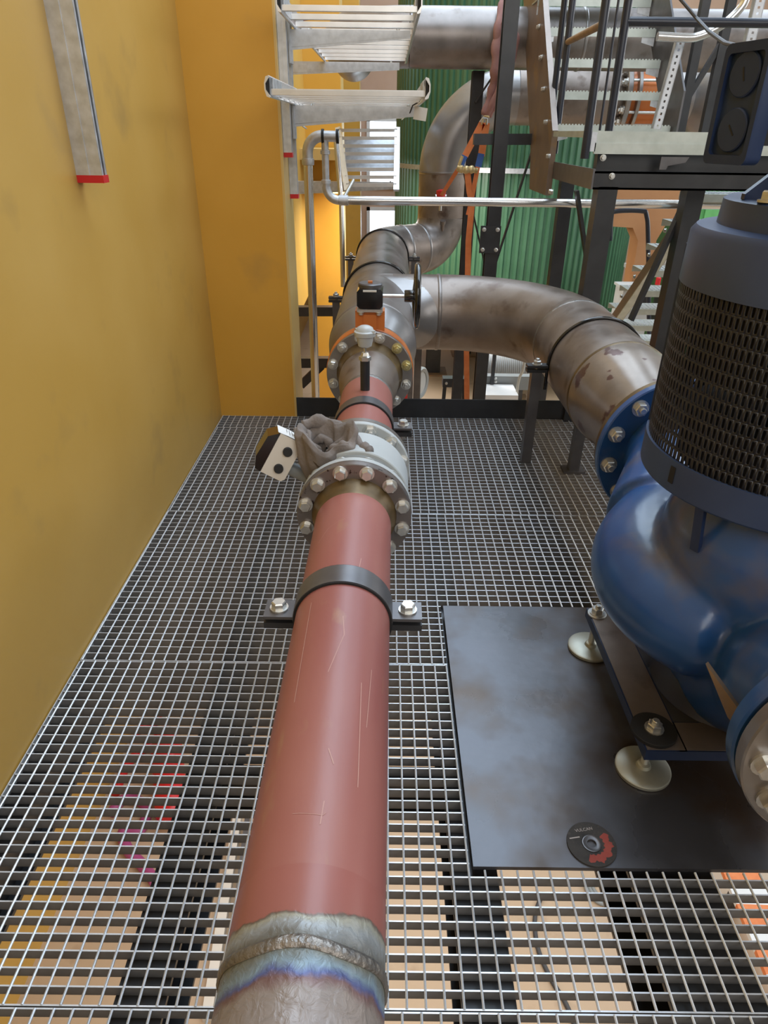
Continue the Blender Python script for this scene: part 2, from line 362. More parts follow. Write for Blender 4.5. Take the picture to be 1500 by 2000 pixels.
yy = mth('ADD', sx_.outputs[1], mth('ADD', mth('MULTIPLY', mth('SUBTRACT', t1.outputs[0], .5), .035), mth('MULTIPLY', mth('SUBTRACT', t2.outputs[0], .5), .05)))
rp = n.new('ShaderNodeValToRGB'); L_.new(mth('DIVIDE', mth('SUBTRACT', yy, .36), .2), rp.inputs[0])
el = rp.color_ramp.elements; el[0].position = 0; el[0].color = (.28, .245, .23, 1); el[1].position = 1; el[1].color = (.32, .11, .09, 1)
for p_, c_ in ((.30, (.27, .225, .20)), (.355, (.17, .095, .09)), (.385, (.09, .11, .25)), (.43, (.20, .27, .32)), (.50, (.16, .16, .13)), (.60, (.16, .155, .14)), (.68, (.30, .32, .33)), (.735, (.34, .33, .27)), (.76, (.14, .11, .09)), (.775, (.30, .105, .085))):
    e_ = el.new(p_); e_.color = (*c_, 1)
L_.new(rp.outputs[0], pb_.inputs['Base Color'])
mr = n.new('ShaderNodeMapRange'); L_.new(yy, mr.inputs[0]); mr.inputs[1].default_value = .512; mr.inputs[2].default_value = .516; mr.inputs[3].default_value = .25; mr.inputs[4].default_value = 0; L_.new(mr.outputs[0], pb_.inputs['Metallic'])
pb_.inputs['Roughness'].default_value = .36
bp = n.new('ShaderNodeBump'); bp.inputs['Distance'].default_value = .006
mr2 = n.new('ShaderNodeMapRange'); L_.new(yy, mr2.inputs[0]); mr2.inputs[1].default_value = .505; mr2.inputs[2].default_value = .52; mr2.inputs[3].default_value = .55; mr2.inputs[4].default_value = .02; L_.new(mr2.outputs[0], bp.inputs['Strength'])
t3 = n.new('ShaderNodeTexNoise'); t3.inputs['Scale'].default_value = 60; t3.inputs['Detail'].default_value = 7; t3.inputs['Distortion'].default_value = .8; L_.new(tc.outputs['Object'], t3.inputs[0]); L_.new(t3.outputs[0], bp.inputs['Height']); L_.new(bp.outputs[0], pb_.inputs['Normal'])
obj('bare_pipe', PB().lathe([(PR, -.25), (PR, .474)], (0, 0, 0), YD, 72), 'burnt', s1, 'brown-grey bare steel pipe end with blue heat tint')
obj('burnt_band', PB().lathe([(PR+.0006, .474), (PR+.0006, .56), (PR, .58)], (0, 0, 0), YD, 72), 'burnt', s1, 'ground and heat tinted band below ragged red primer')
b = PB()
def weldf(i, j):
    a = 2*pi*i; t_ = 2*pi*j; k = 1+.12*sin(a*70)+.08*sin(a*31+1)
    r = PR+.0005+.0042*k*max(sin(t_), -.3); return Vector((r*cos(a), .474+.0085*cos(t_)+.0025*sin(a*5), r*sin(a)))
b.grid(weldf, 220, 10, True, True); obj('weld_bead', b, 'weld', s1)
obj('red_pipe', PB().lathe([(PR, .57), (PR, 1.69)], (0, 0, 0), YD, 72), 'red', s1, 'dull red primed steel pipe with pale scratches')
def scratch(pts, y, w_=.0016):                       # pale scratch lying on the pipe: list of (angle from top, y)
    m = PB()
    for (a0, y0), (a1, y1) in zip(pts[:-1], pts[1:]):
        n_ = 4
        for i in range(n_):
            q = []
            for f in (i/n_, (i+1)/n_):
                a = a0+(a1-a0)*f; yy = y0+(y1-y0)*f; q.append((a, yy))
            (aa, ya), (ab, yb) = q; r = PR+.0006; da = w_/r/2
            m.add([(r*sin(aa-da), ya, r*cos(aa-da)), (r*sin(aa+da), ya+w_*.4, r*cos(aa+da)), (r*sin(ab+da), yb+w_*.4, r*cos(ab+da)), (r*sin(ab-da), yb, r*cos(ab-da))], [(0, 1, 2, 3)])
    return m
M['scratch'] = mk('pale_scratch', (.50, .27, .22), None, rough=.5)
for pts in ([(.1, 1.13), (.16, 1.07), (.14, 1.06), (-.05, .96)], [(-.75, 1.46), (-.5, 1.51), (-.1, 1.54), (.3, 1.56)], [(-.62, 1.2), (-.6, .9)], [(.55, .95), (.6, .72)], [(.32, 1.30), (.36, 1.36)], [(-.3, .66), (.12, .655), (.16, .66)], [(.1, .64), (.12, .68)], [(.75, 1.0), (.7, .85)], [(.2, .75), (.1, .78)]):
    obj('scratch', scratch(pts, 0), 'scratch', s1)
obj('weld_neck', PB().lathe([(PR, 1.685), (PR+.002, 1.69), (PR+.004, 1.705), (PR+.008, 1.71), (PR+.016, 1.742), (PR+.02, 1.75)], (0, 0, 0), YD, 72), 'rustweld', s1, 'golden brown heat tinted weld neck')
obj('flange', PB().disc((0, 1.742, 0), YD, .170, .026, 72, bev=.08), 'flange', s1, 'dark oil-spotted steel flange')
ring_bolts(s1, BOLT, 1.742, .1475, 12)

# pipe clamps: strap, ears, bolts, legs
def pipe_clamp(label, y, w_, r, strap_mat, earw=.075, leg=True, floor_z=0, pm=None):
    pm = pm or PM; c = pm @ Vector((0, y, 0))
    t_ = thing('pipe_clamp', label, 'clamp', (c.x, c.y, floor_z), 'clamps of the red pipe')
    m = MB(pm); m.lathe([(r+.001, y-w_/2), (r+.007, y-w_/2), (r+.007, y+w_/2), (r+.001, y+w_/2)], (0, 0, 0), YD, 40, -pi/2, pi/2, closed=True)
    obj('strap', m, strap_mat, t_)
    m = MB(pm); m.lathe([(r+.0002, y-w_/2-.003), (r+.0055, y-w_/2-.003), (r+.0055, y+w_/2+.003), (r+.0002, y+w_/2+.003)], (0, 0, 0), YD, 48, 0, 2*pi, closed=True)
    obj('rubber_liner', m, 'rubber', t_)
    m = MB(pm); m.lathe([(r+.001, y-w_/2), (r+.007, y-w_/2), (r+.007, y+w_/2), (r+.001, y+w_/2)], (0, 0, 0), YD, 40, pi/2, 3*pi/2, closed=True)
    obj('lower_strap', m, 'black', t_)
    for sx in (-1, 1):
        m = MB(pm).bb((sx*(r+.002), y-w_/2, .004), (sx*(r+earw), y+w_/2, .012)); obj('ear', m, strap_mat, t_)
        m = MB(pm).bb((sx*(r+.002), y-w_/2, -.022), (sx*(r+earw), y+w_/2, -.006)); obj('lower_ear', m, 'black', t_)
        o = link('bolt', BOLT if w_ > .04 else SMALL, t_, pm @ Vector((sx*(r+earw*.56), y, .012)), (0, 0, random.random()))
        m = MB(pm).tube([(sx*(r+earw*.56), y, .004), (sx*(r+earw*.56), y, -.045)], .009, 8); obj('bolt_shank', m, 'zinc', t_)
    if leg: obj('leg', MB(pm).bb((-.03, y-.025, -AZ+floor_z), (.03, y+.025, -r-.005)), 'black', t_)
    return t_
pipe_clamp('dark flat bar clamp over the red pipe before the flow meter', 1.279, .066, PR, 'clampsteel')
pipe_clamp('dark flat bar clamp over the red pipe beyond the flow meter', 2.435, .066, PR, 'clampsteel')

# flow meter
fm = thing('flow_meter', 'pale grey flanged flow meter in the red pipe with side transmitter box', 'meter', pp(0, 1.94, -.17))
obj('near_flange', PB().disc((0, 1.770, 0), YD, .170, .024, 72, bev=.1), 'meter', fm)
obj('near_groove', PB().lathe([(.12, 1.79), (.128, 1.793), (.131, 1.80), (.134, 1.835), (.15, 1.845), (.152, 1.85)], (0, 0, 0), YD, 72), 'meterd', fm, 'mid grey neck')
obj('body', PB().lathe([(.14, 1.848), (.160, 1.850), (.163, 1.853), (.163, 1.995), (.160, 1.998), (.14, 2.0)], (0, 0, 0), YD, 72), 'meter', fm)
obj('far_groove', PB().lathe([(.152, 1.998), (.150, 2.004), (.134, 2.012), (.131, 2.045), (.12, 2.06)], (0, 0, 0), YD, 72), 'meterd', fm, 'mid grey neck')
obj('far_flange', PB().disc((0, 2.052, 0), YD, .170, .024, 72, bev=.1), 'meter', fm)
obj('liner_ring', PB().disc((0, 1.768, 0), YD, .1705, .0025, 72), 'flange2', fm, 'thin bright gasket edge')
ring_bolts(fm, NUT, 2.052, .1475, 12, -1, name='nut')
ring_bolts(fm, NUT, 1.794, .1475, 12, 1, name='nut')
# transmitter housing on a short neck, tilted
tc_ = pp(0, 0, 0)
HC = P(546, 884, 1.93)
hr = (Matrix.Rotation(R(31), 3, 'Y') @ Matrix.Rotation(R(4), 3, 'Z') @ Matrix.Rotation(R(-14), 3, 'X'))
def H(x, y, z): return HC+hr @ Vector((x, y, z))
m = MB(); q = [(-.032, -.068), (.036, -.068), (.045, -.058), (.045, .055), (.036, .066), (-.032, .066)]
m.add([H(x, -.055, z) for x, z in q]+[H(x, .055, z) for x, z in q], [tuple(range(6)), tuple(range(11, 5, -1))]+[(i, 6+i, 6+(i+1) % 6, (i+1) % 6) for i in range(6)])
obj('transmitter_box', m, 'box', fm, 'beige transmitter box with two plugged cable entries')
m = MB(); q = [(-.033, -.068), (-.033, .066), (-.062, .040), (-.066, -.030), (-.052, -.066)]
m.add([H(x, -.0555, z) for x, z in q]+[H(x, .0555, z) for x, z in q], [tuple(range(4, -1, -1)), tuple(range(5, 10))]+[(i, (i+1) % 5, 5+(i+1) % 5, 5+i) for i in range(5)])
obj('display_hood', m, 'blackg', fm, 'dark glossy display end')
m = MB(); m.add([H(x, y, z) for x, y, z in ((-.040, .054, .066), (.0, .054, .0685), (.03, .05, .0685), (.03, -.05, .0685), (-.01, -.054, .0685), (-.040, -.054, .066))], [(0, 1, 2, 3, 4, 5)])
obj('rating_plate', m, 'white', fm, 'white plate with fine lines of print')
for z in (.025, -.034):
    m = MB().lathe([(.0, .012), (.013, .012), (.0145, .009), (.0145, 0)], H(.012, -.055, z), -(hr @ Vector((0, 1, 0))), 20); obj('entry_plug', m, 'rubber', fm)
for k, z_ in enumerate((.046, .030, .014, -.002)):
    x0 = -.006+.0*k; L = [.034, .028, .030, .02, .031, .014][k]
    m = MB(); m.add([H(.018-k*.009, z_*0+.042, .0691), H(.018-k*.009, .042-L*2.2, .0691), H(.0167-k*.009, .042-L*2.2, .0691), H(.0167-k*.009, .042, .0691)], [(0, 1, 2, 3)])
    obj('print_line', m, 'cable', fm)
m = MB().tube([HC+hr @ Vector((.03, .0, -.03)), P(590, 925, 1.93), pp(-.15, 1.93, .03)], .022, 14); obj('neck', m, 'meterd', fm)
# canvas bag slumped over the neck
def bagf(i, j):
    a = 2*pi*i
    # open pouch: outer wall up, rim, inner wall down
    prof = [(.030, -.135), (.062, -.10), (.078, -.045), (.080, .0), (.083, .028), (.074, .042), (.060, .030), (.045, -.01), (.015, -.03)]
    t_ = j*(len(prof)-1); k = min(int(t_), len(prof)-2); f = t_-k
    r = prof[k][0]*(1-f)+prof[k+1][0]*f; z = prof[k][1]*(1-f)+prof[k+1][1]*f
    wv = sin(3*a+1.0)*.10+sin(5*a+4*j*2)*.07+sin(8*a+2+j*9)*.045+sin(13*a+j*14)*.025
    r *= (1+wv); up = .018*sin(a*2+.6)+.011*sin(5*a)+.016*cos(a-1.9)
    if j > .3: z += up
    return BC+Vector((r*1.12*cos(a), r*.86*sin(a), z))
BC = P(636, 868, 1.90)
bag = obj('canvas_bag', MB().grid(bagf, 96, 40, True, False), 'cloth', None, ang=180)
tag(bag, 'crumpled grey-brown canvas bag slumped over the flow meter neck', 'bag')
def fold(pts, r, seed, smooth=False):
    rnd = random.Random(seed); pts = [Vector(p) for p in pts]; out = []; n = len(pts)-1
    for i in range(n*6+1):
        t_ = i/6; k = min(int(t_), n-1); f = t_-k; p0 = pts[max(k-1, 0)]; p1 = pts[k]; p2 = pts[k+1]; p3 = pts[min(k+2, n)]
        out.append(.5*((2*p1)+(p2-p0)*f+(2*p0-5*p1+4*p2-p3)*f*f+(3*p1-p0-3*p2+p3)*f**3))
    rr = [r*(1+.18*sin(i*1.3+seed)+rnd.uniform(-.08, .08))*(.55+.45*min(1, 3*min(i, len(out)-1-i)/len(out)+.25)) for i in range(len(out))]
    if smooth or not seed: return MB().tube(out, r, 14)
    return MB().tube(out, rr, 12, flat=(1, .75))
for pts, r in (([P(592, 832, 1.95), P(626, 824, 1.97), P(672, 846, 1.95), P(706, 876, 1.90), P(722, 882, 1.86)], .024),
               ([P(578, 840, 1.97), P(584, 852, 1.93), P(592, 872, 1.90)], .014), ([P(598, 838, 1.97), P(603, 850, 1.92), P(606, 872, 1.89), P(622, 884, 1.88)], .012),
               ([P(640, 884, 1.88), P(662, 874, 1.87), P(682, 868, 1.87)], .016), ([P(608, 868, 1.93), P(632, 856, 1.93), P(650, 872, 1.92), P(668, 866, 1.91)], .014)):
    obj('fold', fold(pts, r, int(r*1e4)), 'cloth', bag, ang=180)

# red pipe with reducer and flange up to the orange valve
s2 = thing('pipe_spool', 'short red pipe with brown reducer and bolted flange before orange valve', 'pipe', pp(0, 2.6, -.1), 'spools of the red pipe run')
obj('flange', PB().disc((0, 2.079, 0), YD, .170, .026, 72, bev=.08), 'flange2', s2)
obj('weld_neck', PB().lathe([(.13, 2.10), (.126, 2.12), (PR+.004, 2.15), (PR+.002, 2.165), (PR, 2.17)], (0, 0, 0), YD, 64), 'rustweld', s2)
obj('red_pipe', PB().lathe([(PR, 2.165), (PR, 2.735)], (0, 0, 0), YD, 64), 'red', s2, 'dull red primed short pipe')
obj('weld_ring', PB().lathe([(PR, 2.725), (PR+.003, 2.735), (PR+.003, 2.745), (PR+.001, 2.755)], (0, 0, 0), YD, 64), 'weld', s2)
obj('reducer', PB().lathe([(PR, 2.75), (PR+.004, 2.79), (.124, 2.86), (.133, 2.93), (.1365, 2.97), (.1365, 3.01)], (0, 0, 0), YD, 72), 'steel', s2, 'brown conical reducer with chalk marks')
obj('weld_neck', PB().lathe([(.1365, 3.005), (.139, 3.012), (.14, 3.03), (.150, 3.075), (.158, 3.10)], (0, 0, 0), YD, 72), 'rustweld', s2)
obj('big_flange', PB().disc((0, 3.09, 0), YD, .2025, .028, 80, bev=.08), 'flange2', s2)
ring_bolts(s2, NUT, 3.09, .178, 12, -1, alt=NUTY, alts=(0, 1), name='nut')
obj('nozzle', MB().tube([pp(0, 2.56, PR-.01), pp(0, 2.56, PR+.118)], .0185, 16), 'black', s2, 'dark rusty instrument nozzle stub')
# temperature sensor
sn = thing('temperature_sensor', 'white mushroom-headed temperature sensor on a dark nozzle', 'sensor', pp(0, 2.56, PR+.118))
b = pp(0, 2.56, PR+.118); Z = Vector((0, 0, 1))
obj('nut', MB().lathe([(.024, 0), (.024, .014), (.016, .018), (.012, .03)], b, Z, 6), 'zinc', sn)
obj('stem', MB().tube([b+Z*.015, b+Z*.06], .005, 8), 'zinc', sn)
obj('connection_head', MB().lathe([(.014, .05), (.026, .056), (.03, .075), (.032, .09), (.040, .094), (.041, .104)], b, Z, 28), 'meter', sn)
obj('lid', MB().lathe([(.041, .104), (.041, .110), (.034, .114), (.030, .124), (.018, .131), (.001, .133)], b, Z, 28), 'meter', sn)
for a in (2.6, -.5): link('bolt', TINY, sn, b+Vector((.036*cos(a), .036*sin(a), .108)))
# orange butterfly valve
bv = thing('butterfly_valve', 'orange butterfly valve with black gearbox and black handwheel', 'valve', pp(0, 3.15, -.2))
obj('valve_body', PB().disc((0, 3.122, 0), YD, .206, .068, 80, bev=.06), 'orange', bv)
m = PB(); m.bb((-.067, 3.125, .15), (.067, 3.20, .285)); m.bb((-.03, 3.118, .15), (.03, 3.126, .27)); obj('valve_neck', m, 'orange', bv)
m = PB().bb((-.058, 3.10, .285), (.058, 3.225, .297)); obj('mounting_flange', m, 'zinc', bv)
m = PB(); m.prism([(-.058, 0), (-.046, -.012), (.046, -.012), (.058, 0), (.058, .06), (.048, .072), (-.048, .072), (-.058, .06)], (0, 3.235, .312), (1, 0, 0), (0, 0, 1), .135); obj('gearbox', m, 'blackg', bv)
m = PB().lathe([(.055, 0), (.055, .014), (.05, .018)], (0, 3.165, .384), (0, 0, 1), 36); obj('indicator_cover', m, 'clampsteel', bv)
m = PB().bb((-.010, 3.15, .402), (.010, 3.17, .410)); obj('position_pointer', m, 'orange', bv)
m = PB().bb((-.03, 3.095, .374), (.03, 3.10, .382)); obj('name_plate', m, 'white', bv)
m = PB().tube([(.05, 3.165, .345), (.205, 3.165, .345)], .0085, 12); obj('shaft', m, 'alu', bv)
m = PB().lathe([(.025, .155), (.027, .16), (.027, .20), (.02, .205)], (0, 3.165, .345), (1, 0, 0), 20); obj('hub', m, 'blackg', bv)
hw = obj('handwheel', PB().tube([(.212, 3.165+.13*cos(2*pi*k/40), .345+.13*sin(2*pi*k/40)) for k in range(40)], .0135, 12, closed=True), 'blackg', bv)
for k in range(3):
    a = 2*pi*k/3+.5; obj('spoke', PB().tube([(.196, 3.165, .345), (.208, 3.165+.125*cos(a), .345+.125*sin(a))], .008, 8), 'blackg', hw)
for sx in (-.04, .04): link('bolt', SMALL, bv, pp(sx, 3.112, .285), (pi, 0, 0))

# header pipe with tee, elbows, riser
HR = .2285
hd = thing('header_pipe', 'large bare steel header pipe with tee behind the orange valve', 'pipe', pp(0, 4.4, -HR))
obj('flange', PB().disc((0, 3.192, 0), YD, .2025, .028, 72), 'flange2', hd)
obj('reducer', PB().lathe([(.1365, 3.21), (.14, 3.24), (.165, 3.33), (.205, 3.43), (.225, 3.49), (HR, 3.53), (HR, 3.56)], (0, 0, 0), YD, 80), 'tee', hd, 'pale grey forged reducer')
obj('weld_ring', PB().lathe([(HR, 3.555), (HR+.004, 3.562), (HR+.004, 3.57), (HR, 3.578)], (0, 0, 0), YD, 80), 'steelg', hd)
obj('run_pipe', PB().lathe([(HR, 3.57), (HR, 6.56)], (0, 0, 0), YD, 96), 'steelg', hd)
BY = 4.36; BX = .345; BR_ = .69
bo = pp(0, BY, 0); Xd = Vector((1, 0, 0)); Yd = Vector((0, 1, 0))
# tee crotch blend: short flared collar on the branch
m = MB(); cl = []
def collar(i, j):
    a = 2*pi*i; r = HR+.0; 
    th = cos(a); y = r*cos(a); z = r*sin(a)
    x0 = math.sqrt(max(HR*HR-z*z*.999, 0))*1.0
    f = j; fl = (1-f)**2*.055
    x = x0-.012+f*.16; rr = r+fl*abs(cos(a))
    return bo+Vector((x, rr*cos(a), z*(1+.0*f)))
m.grid(collar, 64, 8, True, False); obj('tee_crotch', m, 'tee', hd, 'pale forged tee outlet')
obj('branch_pipe', MB().tube([bo+Xd*.1, (BX, BY, AZ)], HR, 80), 'steel', hd)
obj('weld_ring', MB().lathe([(HR, -.012), (HR+.004, -.006), (HR+.004, .006), (HR, .012)], (BX-.02, BY, AZ), Xd, 80), 'steelg', hd)
e = [(BX, BY, AZ)]+[Vector((BX+BR_*sin(a), BY-BR_+BR_*cos(a), AZ)) for a in [pi/2*i/24 for i in range(1, 25)]]
obj('branch_elbow', MB().tube(e, HR, 80), 'steel', hd, 'brown mill-scale elbow')
DX = BX+BR_; DY = BY-BR_
def dring(y, mat='weld', r=HR): obj('weld_ring', MB().lathe([(r-.001, -.011), (r+.0035, -.005), (r+.0035, .005), (r-.001, .011)], (DX, y, AZ), YD, 80), mat, hd)
dring(DY)
obj('down_pipe', MB().tube([(DX, DY, AZ), (DX, 2.86, AZ)], HR, 80), 'steel', hd)
dring(2.86, 'rustweld')
RE = .172
obj('end_reducer', MB().lathe([(HR, 0), (HR, .05), (.222, .12), (.195, .26), (.178, .36), (RE, .41), (RE, .43)], (DX, 2.86, AZ), (0, -1, 0), 80), 'scuff', hd, 'shiny scuffed reducer narrowing to the pump')
dring(2.43, 'rustweld', RE)
obj('end_pipe', MB().tube([(DX, 2.44, AZ), (DX, 2.29, AZ)], RE, 64), 'steel', hd)
obj('end_flange', MB().disc((DX, 2.262, AZ), YD, .262, .03, 72), 'rustweld', hd)
# far elbow to the right and riser elbow
a0 = pp(0, 6.56, 0); er = .26
def elbow(c0, d0, d1, r, n=18):
    c0 = Vector(c0); d0 = Vector(d0); d1 = Vector(d1); c = c0+d1*r
    return [c-d1*r*cos(pi/2*i/n)+d0*r*sin(pi/2*i/n) for i in range(n+1)]
th = R(55); er = .40; ld = Vector((sin(th), cos(th), 0))
e1 = [a0+Vector((er*(1-cos(th*i/14)), er*sin(th*i/14), 0)) for i in range(15)]; obj('far_elbow', MB().tube(e1, HR, 64), 'steelg', hd)
p1 = e1[-1]; LK = .20
obj('link_pipe', MB().tube([p1, p1+ld*LK], HR, 64), 'steel', hd)
for p in (p1, p1+ld*LK): obj('weld_ring', MB().lathe([(HR, -.014), (HR+.005, -.006), (HR+.005, .006), (HR, .014)], p, ld, 64), 'tee', hd)
e2 = elbow(p1+ld*LK, ld, Z, .28); obj('riser_elbow', MB().tube(e2, HR, 64), 'steelg', hd)
p3 = e2[-1]; RY = p3.y
TZ = P(1000, 188, RY).z
rs = thing('riser_pipe', 'vertical bare steel pipe bending right below the big overhead pipe', 'pipe', tuple(p3))
er3 = .62
p4 = Vector((p3.x, p3.y, TZ-er3))
obj('riser', MB().tube([p3, p4], HR, 64), 'steel', rs)
obj('weld_ring', MB().lathe([(HR, -.012), (HR+.004, -.005), (HR+.004, .005), (HR, .012)], p4, Z, 64), 'steelg', rs)
e3 = elbow(p4, Z, Xd, er3, 24); obj('top_elbow', MB().tube(e3, HR, 64), 'tee', rs, 'grey-blue shining elbow')
p5 = e3[-1]
xa = P(1205, 188, RY).x
obj('level_pipe', MB().tube([p5, (xa, RY, TZ)], HR, 64), 'steel', rs)
obj('small_nozzle', MB().lathe([(.02, 0), (.02, .09), (.03, .09), (.03, .1), (.012, .1), (.012, .13)], (P(1060, 240, RY).x-.55, RY-HR-.0, TZ), (0, -1, 0), 12), 'zinc', rs)
m = MB().lathe([(.018, 0), (.018, .13), (.026, .13), (.026, .16)], p3+Vector((0, -HR+.02, -.16)), (0, -.35, 1), 12); obj('drain_nozzle', m, 'steelg', rs)
# red cap on the riser
bv2 = thing('ball_valve', 'small red-handled valve on the vertical pipe by the orange strap', 'valve', tuple(P(861, 384, RY-HR-.05)))
q = P(861, 384, RY-HR-.05)
obj('valve_body', MB().tube([q+Vector((-.05, 0, 0)), q+Vector((.05, 0, 0))], .022, 12), 'silver', bv2)
obj('handle', MB().lathe([(.045, 0), (.045, .05), (.02, .06)], q+Vector((0, 0, .0)), Z, 14), 'redpaint', bv2)
obj('stem', MB().tube([q, q+Vector((0, 0, -.12))], .014, 10), 'zinc', bv2)
# flanged valve with orange body in the level pipe, then flared pipe
fv = thing('flanged_valve', 'orange-bodied valve between two bolted flanges behind the stair', 'valve', (xa+.3, RY, TZ-HR))
for k, (dx, r, t_, mt) in enumerate(((0, .31, .045, 'flange2'), (.10, .30, .03, 'flange2'), (.36, .30, .03, 'flange2'), (.45, .31, .045, 'flange2'))):
    obj('flange', MB().disc((xa+dx, RY, TZ), Xd, r, t_, 48), mt, fv)
    if k in (0, 3):
        for j in range(16):
            a = 2*pi*j/16; obj_ = link('bolt', NUT, fv, (xa+dx+(0 if k == 0 else t_), RY+.265*cos(a), TZ+.265*sin(a)), (0, -pi/2 if k == 0 else pi/2, 0))
            obj_.scale = (1.5, 1.5, 1.5)
obj('valve_body', MB().lathe([(.22, .05), (.24, .1), (.24, .4), (.22, .45)], (xa, RY, TZ), Xd, 48), 'orange', fv)
for j in range(14):
    a = 2*pi*j/14; obj('tie_rod', MB().tube([(xa+.04, RY+.275*cos(a), TZ+.275*sin(a)), (xa+.45, RY+.275*cos(a), TZ+.275*sin(a))], .012, 8), 'zinc', fv)
fp = thing('flanged_pipe', 'pale flared pipe end with bolted flange right of the orange valve', 'pipe', (xa+1.0, RY, TZ-HR))
x1 = P(1400, 190, RY).x
obj('flared_pipe', MB().lathe([(.2, .5), (HR, .52), (HR, .62), (.33, .72), (.36, .78), (.36, x1-xa-.12), (.33, x1-xa-.06)], (xa, RY, TZ), Xd, 56), 'tee', fp)
obj('end_flange', MB().disc((x1-.06, RY, TZ), Xd, .46, .05, 56), 'castrust', fp)
for j in range(20):
    a = 2*pi*j/20; o = link('bolt', NUT, fp, (x1-.06, RY+.41*cos(a), TZ+.41*sin(a)), (0, -pi/2, 0)); o.scale = (1.9, 1.9, 1.9)
# overhead pipe
OY = 6.25; OZ = P(1000, 76, OY).z; OR = (P(1000, 12, OY).z-P(1000, 140, OY).z)/2*.97
op = thing('overhead_pipe', 'largest overhead steel pipe running across the top of view', 'pipe', (2, OY, OZ-OR))
ox = P(800, 76, OY).x; xr_ = P(1500, 76, OY).x+1.5
obj('level_pipe', MB().tube([(ox, OY, OZ), (xr_, OY, OZ)], OR, 72), 'steelg', op)
e = elbow((ox, OY, OZ), (-1, 0, 0), (0, 1, 0), .5); obj('end_elbow', MB().tube(e+[e[-1]+Vector((0, 1.2, 0))], OR, 56), 'steel', op)
for x in (1135, 1295): obj('weld_ring', MB().lathe([(OR, -.012), (OR+.005, -.005), (OR+.005, .005), (OR, .012)], (P(x, 60, OY).x, OY, OZ), Xd, 64), 'tee', op)

# U-bolt clamps of the big pipes
def ubolt(label, c, axis, r, ears, legs=True, fz=0):
    c = Vector(c); a = Vector(axis); side = a.cross(Z).normalized()
    t_ = thing('u_bolt_clamp', label, 'clamp', (c.x, c.y, fz), 'round bar clamps of the big pipe')
    pts = [c+side*(r+.007)*cos(pi*k/40)+Z*(r+.007)*sin(pi*k/40) for k in range(41)]
    pts = [pts[0]-Z*.12]+pts+[pts[-1]-Z*.12]
    obj('u_bolt', MB().tube(pts, .008, 10), 'blackg', t_)
    for sx in ears:
        e_ = c+side*sx*(r+.06)
        obj('ear', MB().box(e_+Z*0, (.10, .05, .012)), 'black', t_); obj('lower_ear', MB().box(e_-Z*.022, (.10, .05, .014)), 'black', t_)
        link('nut', NUT, t_, e_+Z*.006, (0, 0, .3)); obj('bolt_shank', MB().tube([e_, e_-Z*.10], .010, 8), 'zinc', t_)
        if legs: obj('leg', MB().bb((e_.x-.025, e_.y-.02, fz), (e_.x+.025, e_.y+.02, e_.z-.029)), 'clampsteel', t_)
    return t_
ubolt('black round bar clamp on the header pipe just beyond the tee', pp(0, 4.77, 0), YD, HR, (1, -1), True, FZ)
ubolt('black round bar clamp on the header pipe before its far elbow', pp(0, 6.5, 0), YD, HR, (1, -1), True, FZ)
t_ = ubolt('black round bar clamp on the brown pipe leading to the pump', (DX, 3.26, AZ), YD, HR, (1, -1), False, 0)
for sx in (-1, 1): obj('leg', MB().bb((DX+sx*(HR+.06)-.025, 3.235, 0.003), (DX+sx*(HR+.06)+.025, 3.285, AZ-.029)), 'clampsteel', t_)
sp = thing('pipe_support', 'dark steel support leg under the pump pipe on the grating', 'support', (DX-.17, 2.7, 0))
pb = PZ(1118, 920, 0)
obj('post', MB().bar(pb+Vector((0, 0, .012)), (pb.x+.005, pb.y, AZ-.17), .05, .05, (0, 1, 0)), 'clampsteel', sp)
obj('base_plate', MB().box(pb+Vector((0, 0, .008)), (.11, .08, .012)), 'clampsteel', sp)
obj('saddle', MB().box((pb.x+.03, pb.y, AZ-.19), (.2, .06, .02)), 'clampsteel', sp)

# ------------------------------------------------------------------ steel plate, grinding disc
pl = thing('base_plate', 'oil-stained dark steel plate under the blue pump', 'plate', (PLX, PLY0, 0))
obj('plate', MB().bb((PLX, PLY0, -.006), (1.75, PLY1, .006)), 'plate', pl)
PT = .006
gd = PZ(1155, 1650, PT); gd.z = PT
g = thing('grinding_disc', 'worn black grinding disc with a torn red label lying on the plate', 'disc', tuple(gd))
obj('disc', MB().lathe([(.011, .0005), (.0585, .0005), (.0595, .001), (.0592, .0045), (.026, .0052), (.018, .001), (.011, .001)], gd, Z, 64, closed=True), 'disc', g)
obj('bore_ring', MB().lathe([(.011, .001), (.0225, .001), (.0225, .0062), (.0205, .0066), (.0195, .0058), (.011, .0056)], gd, Z, 40, closed=True), 'clampsteel', g)
m = MB(); n_ = 26; q = []
for k in range(n_+1):
    a = R(-112)+R(150)*k/n_; q.append((a, .0300+.002*sin(k*1.7), .0485+.0035*sin(k*1.1)+.002*sin(k*2.9)))
for (a, r0, r1), (a2, s0, s1_) in zip(q[:-1], q[1:]):
    m.add([gd+Vector((r0*cos(a), r0*sin(a), .0054)), gd+Vector((r1*cos(a), r1*sin(a), .0050)), gd+Vector((s1_*cos(a2), s1_*sin(a2), .0050)), gd+Vector((s0*cos(a2), s0*sin(a2), .0054))], [(0, 1, 2, 3)])
obj('torn_label', m, 'discred', g, 'torn red paper label')
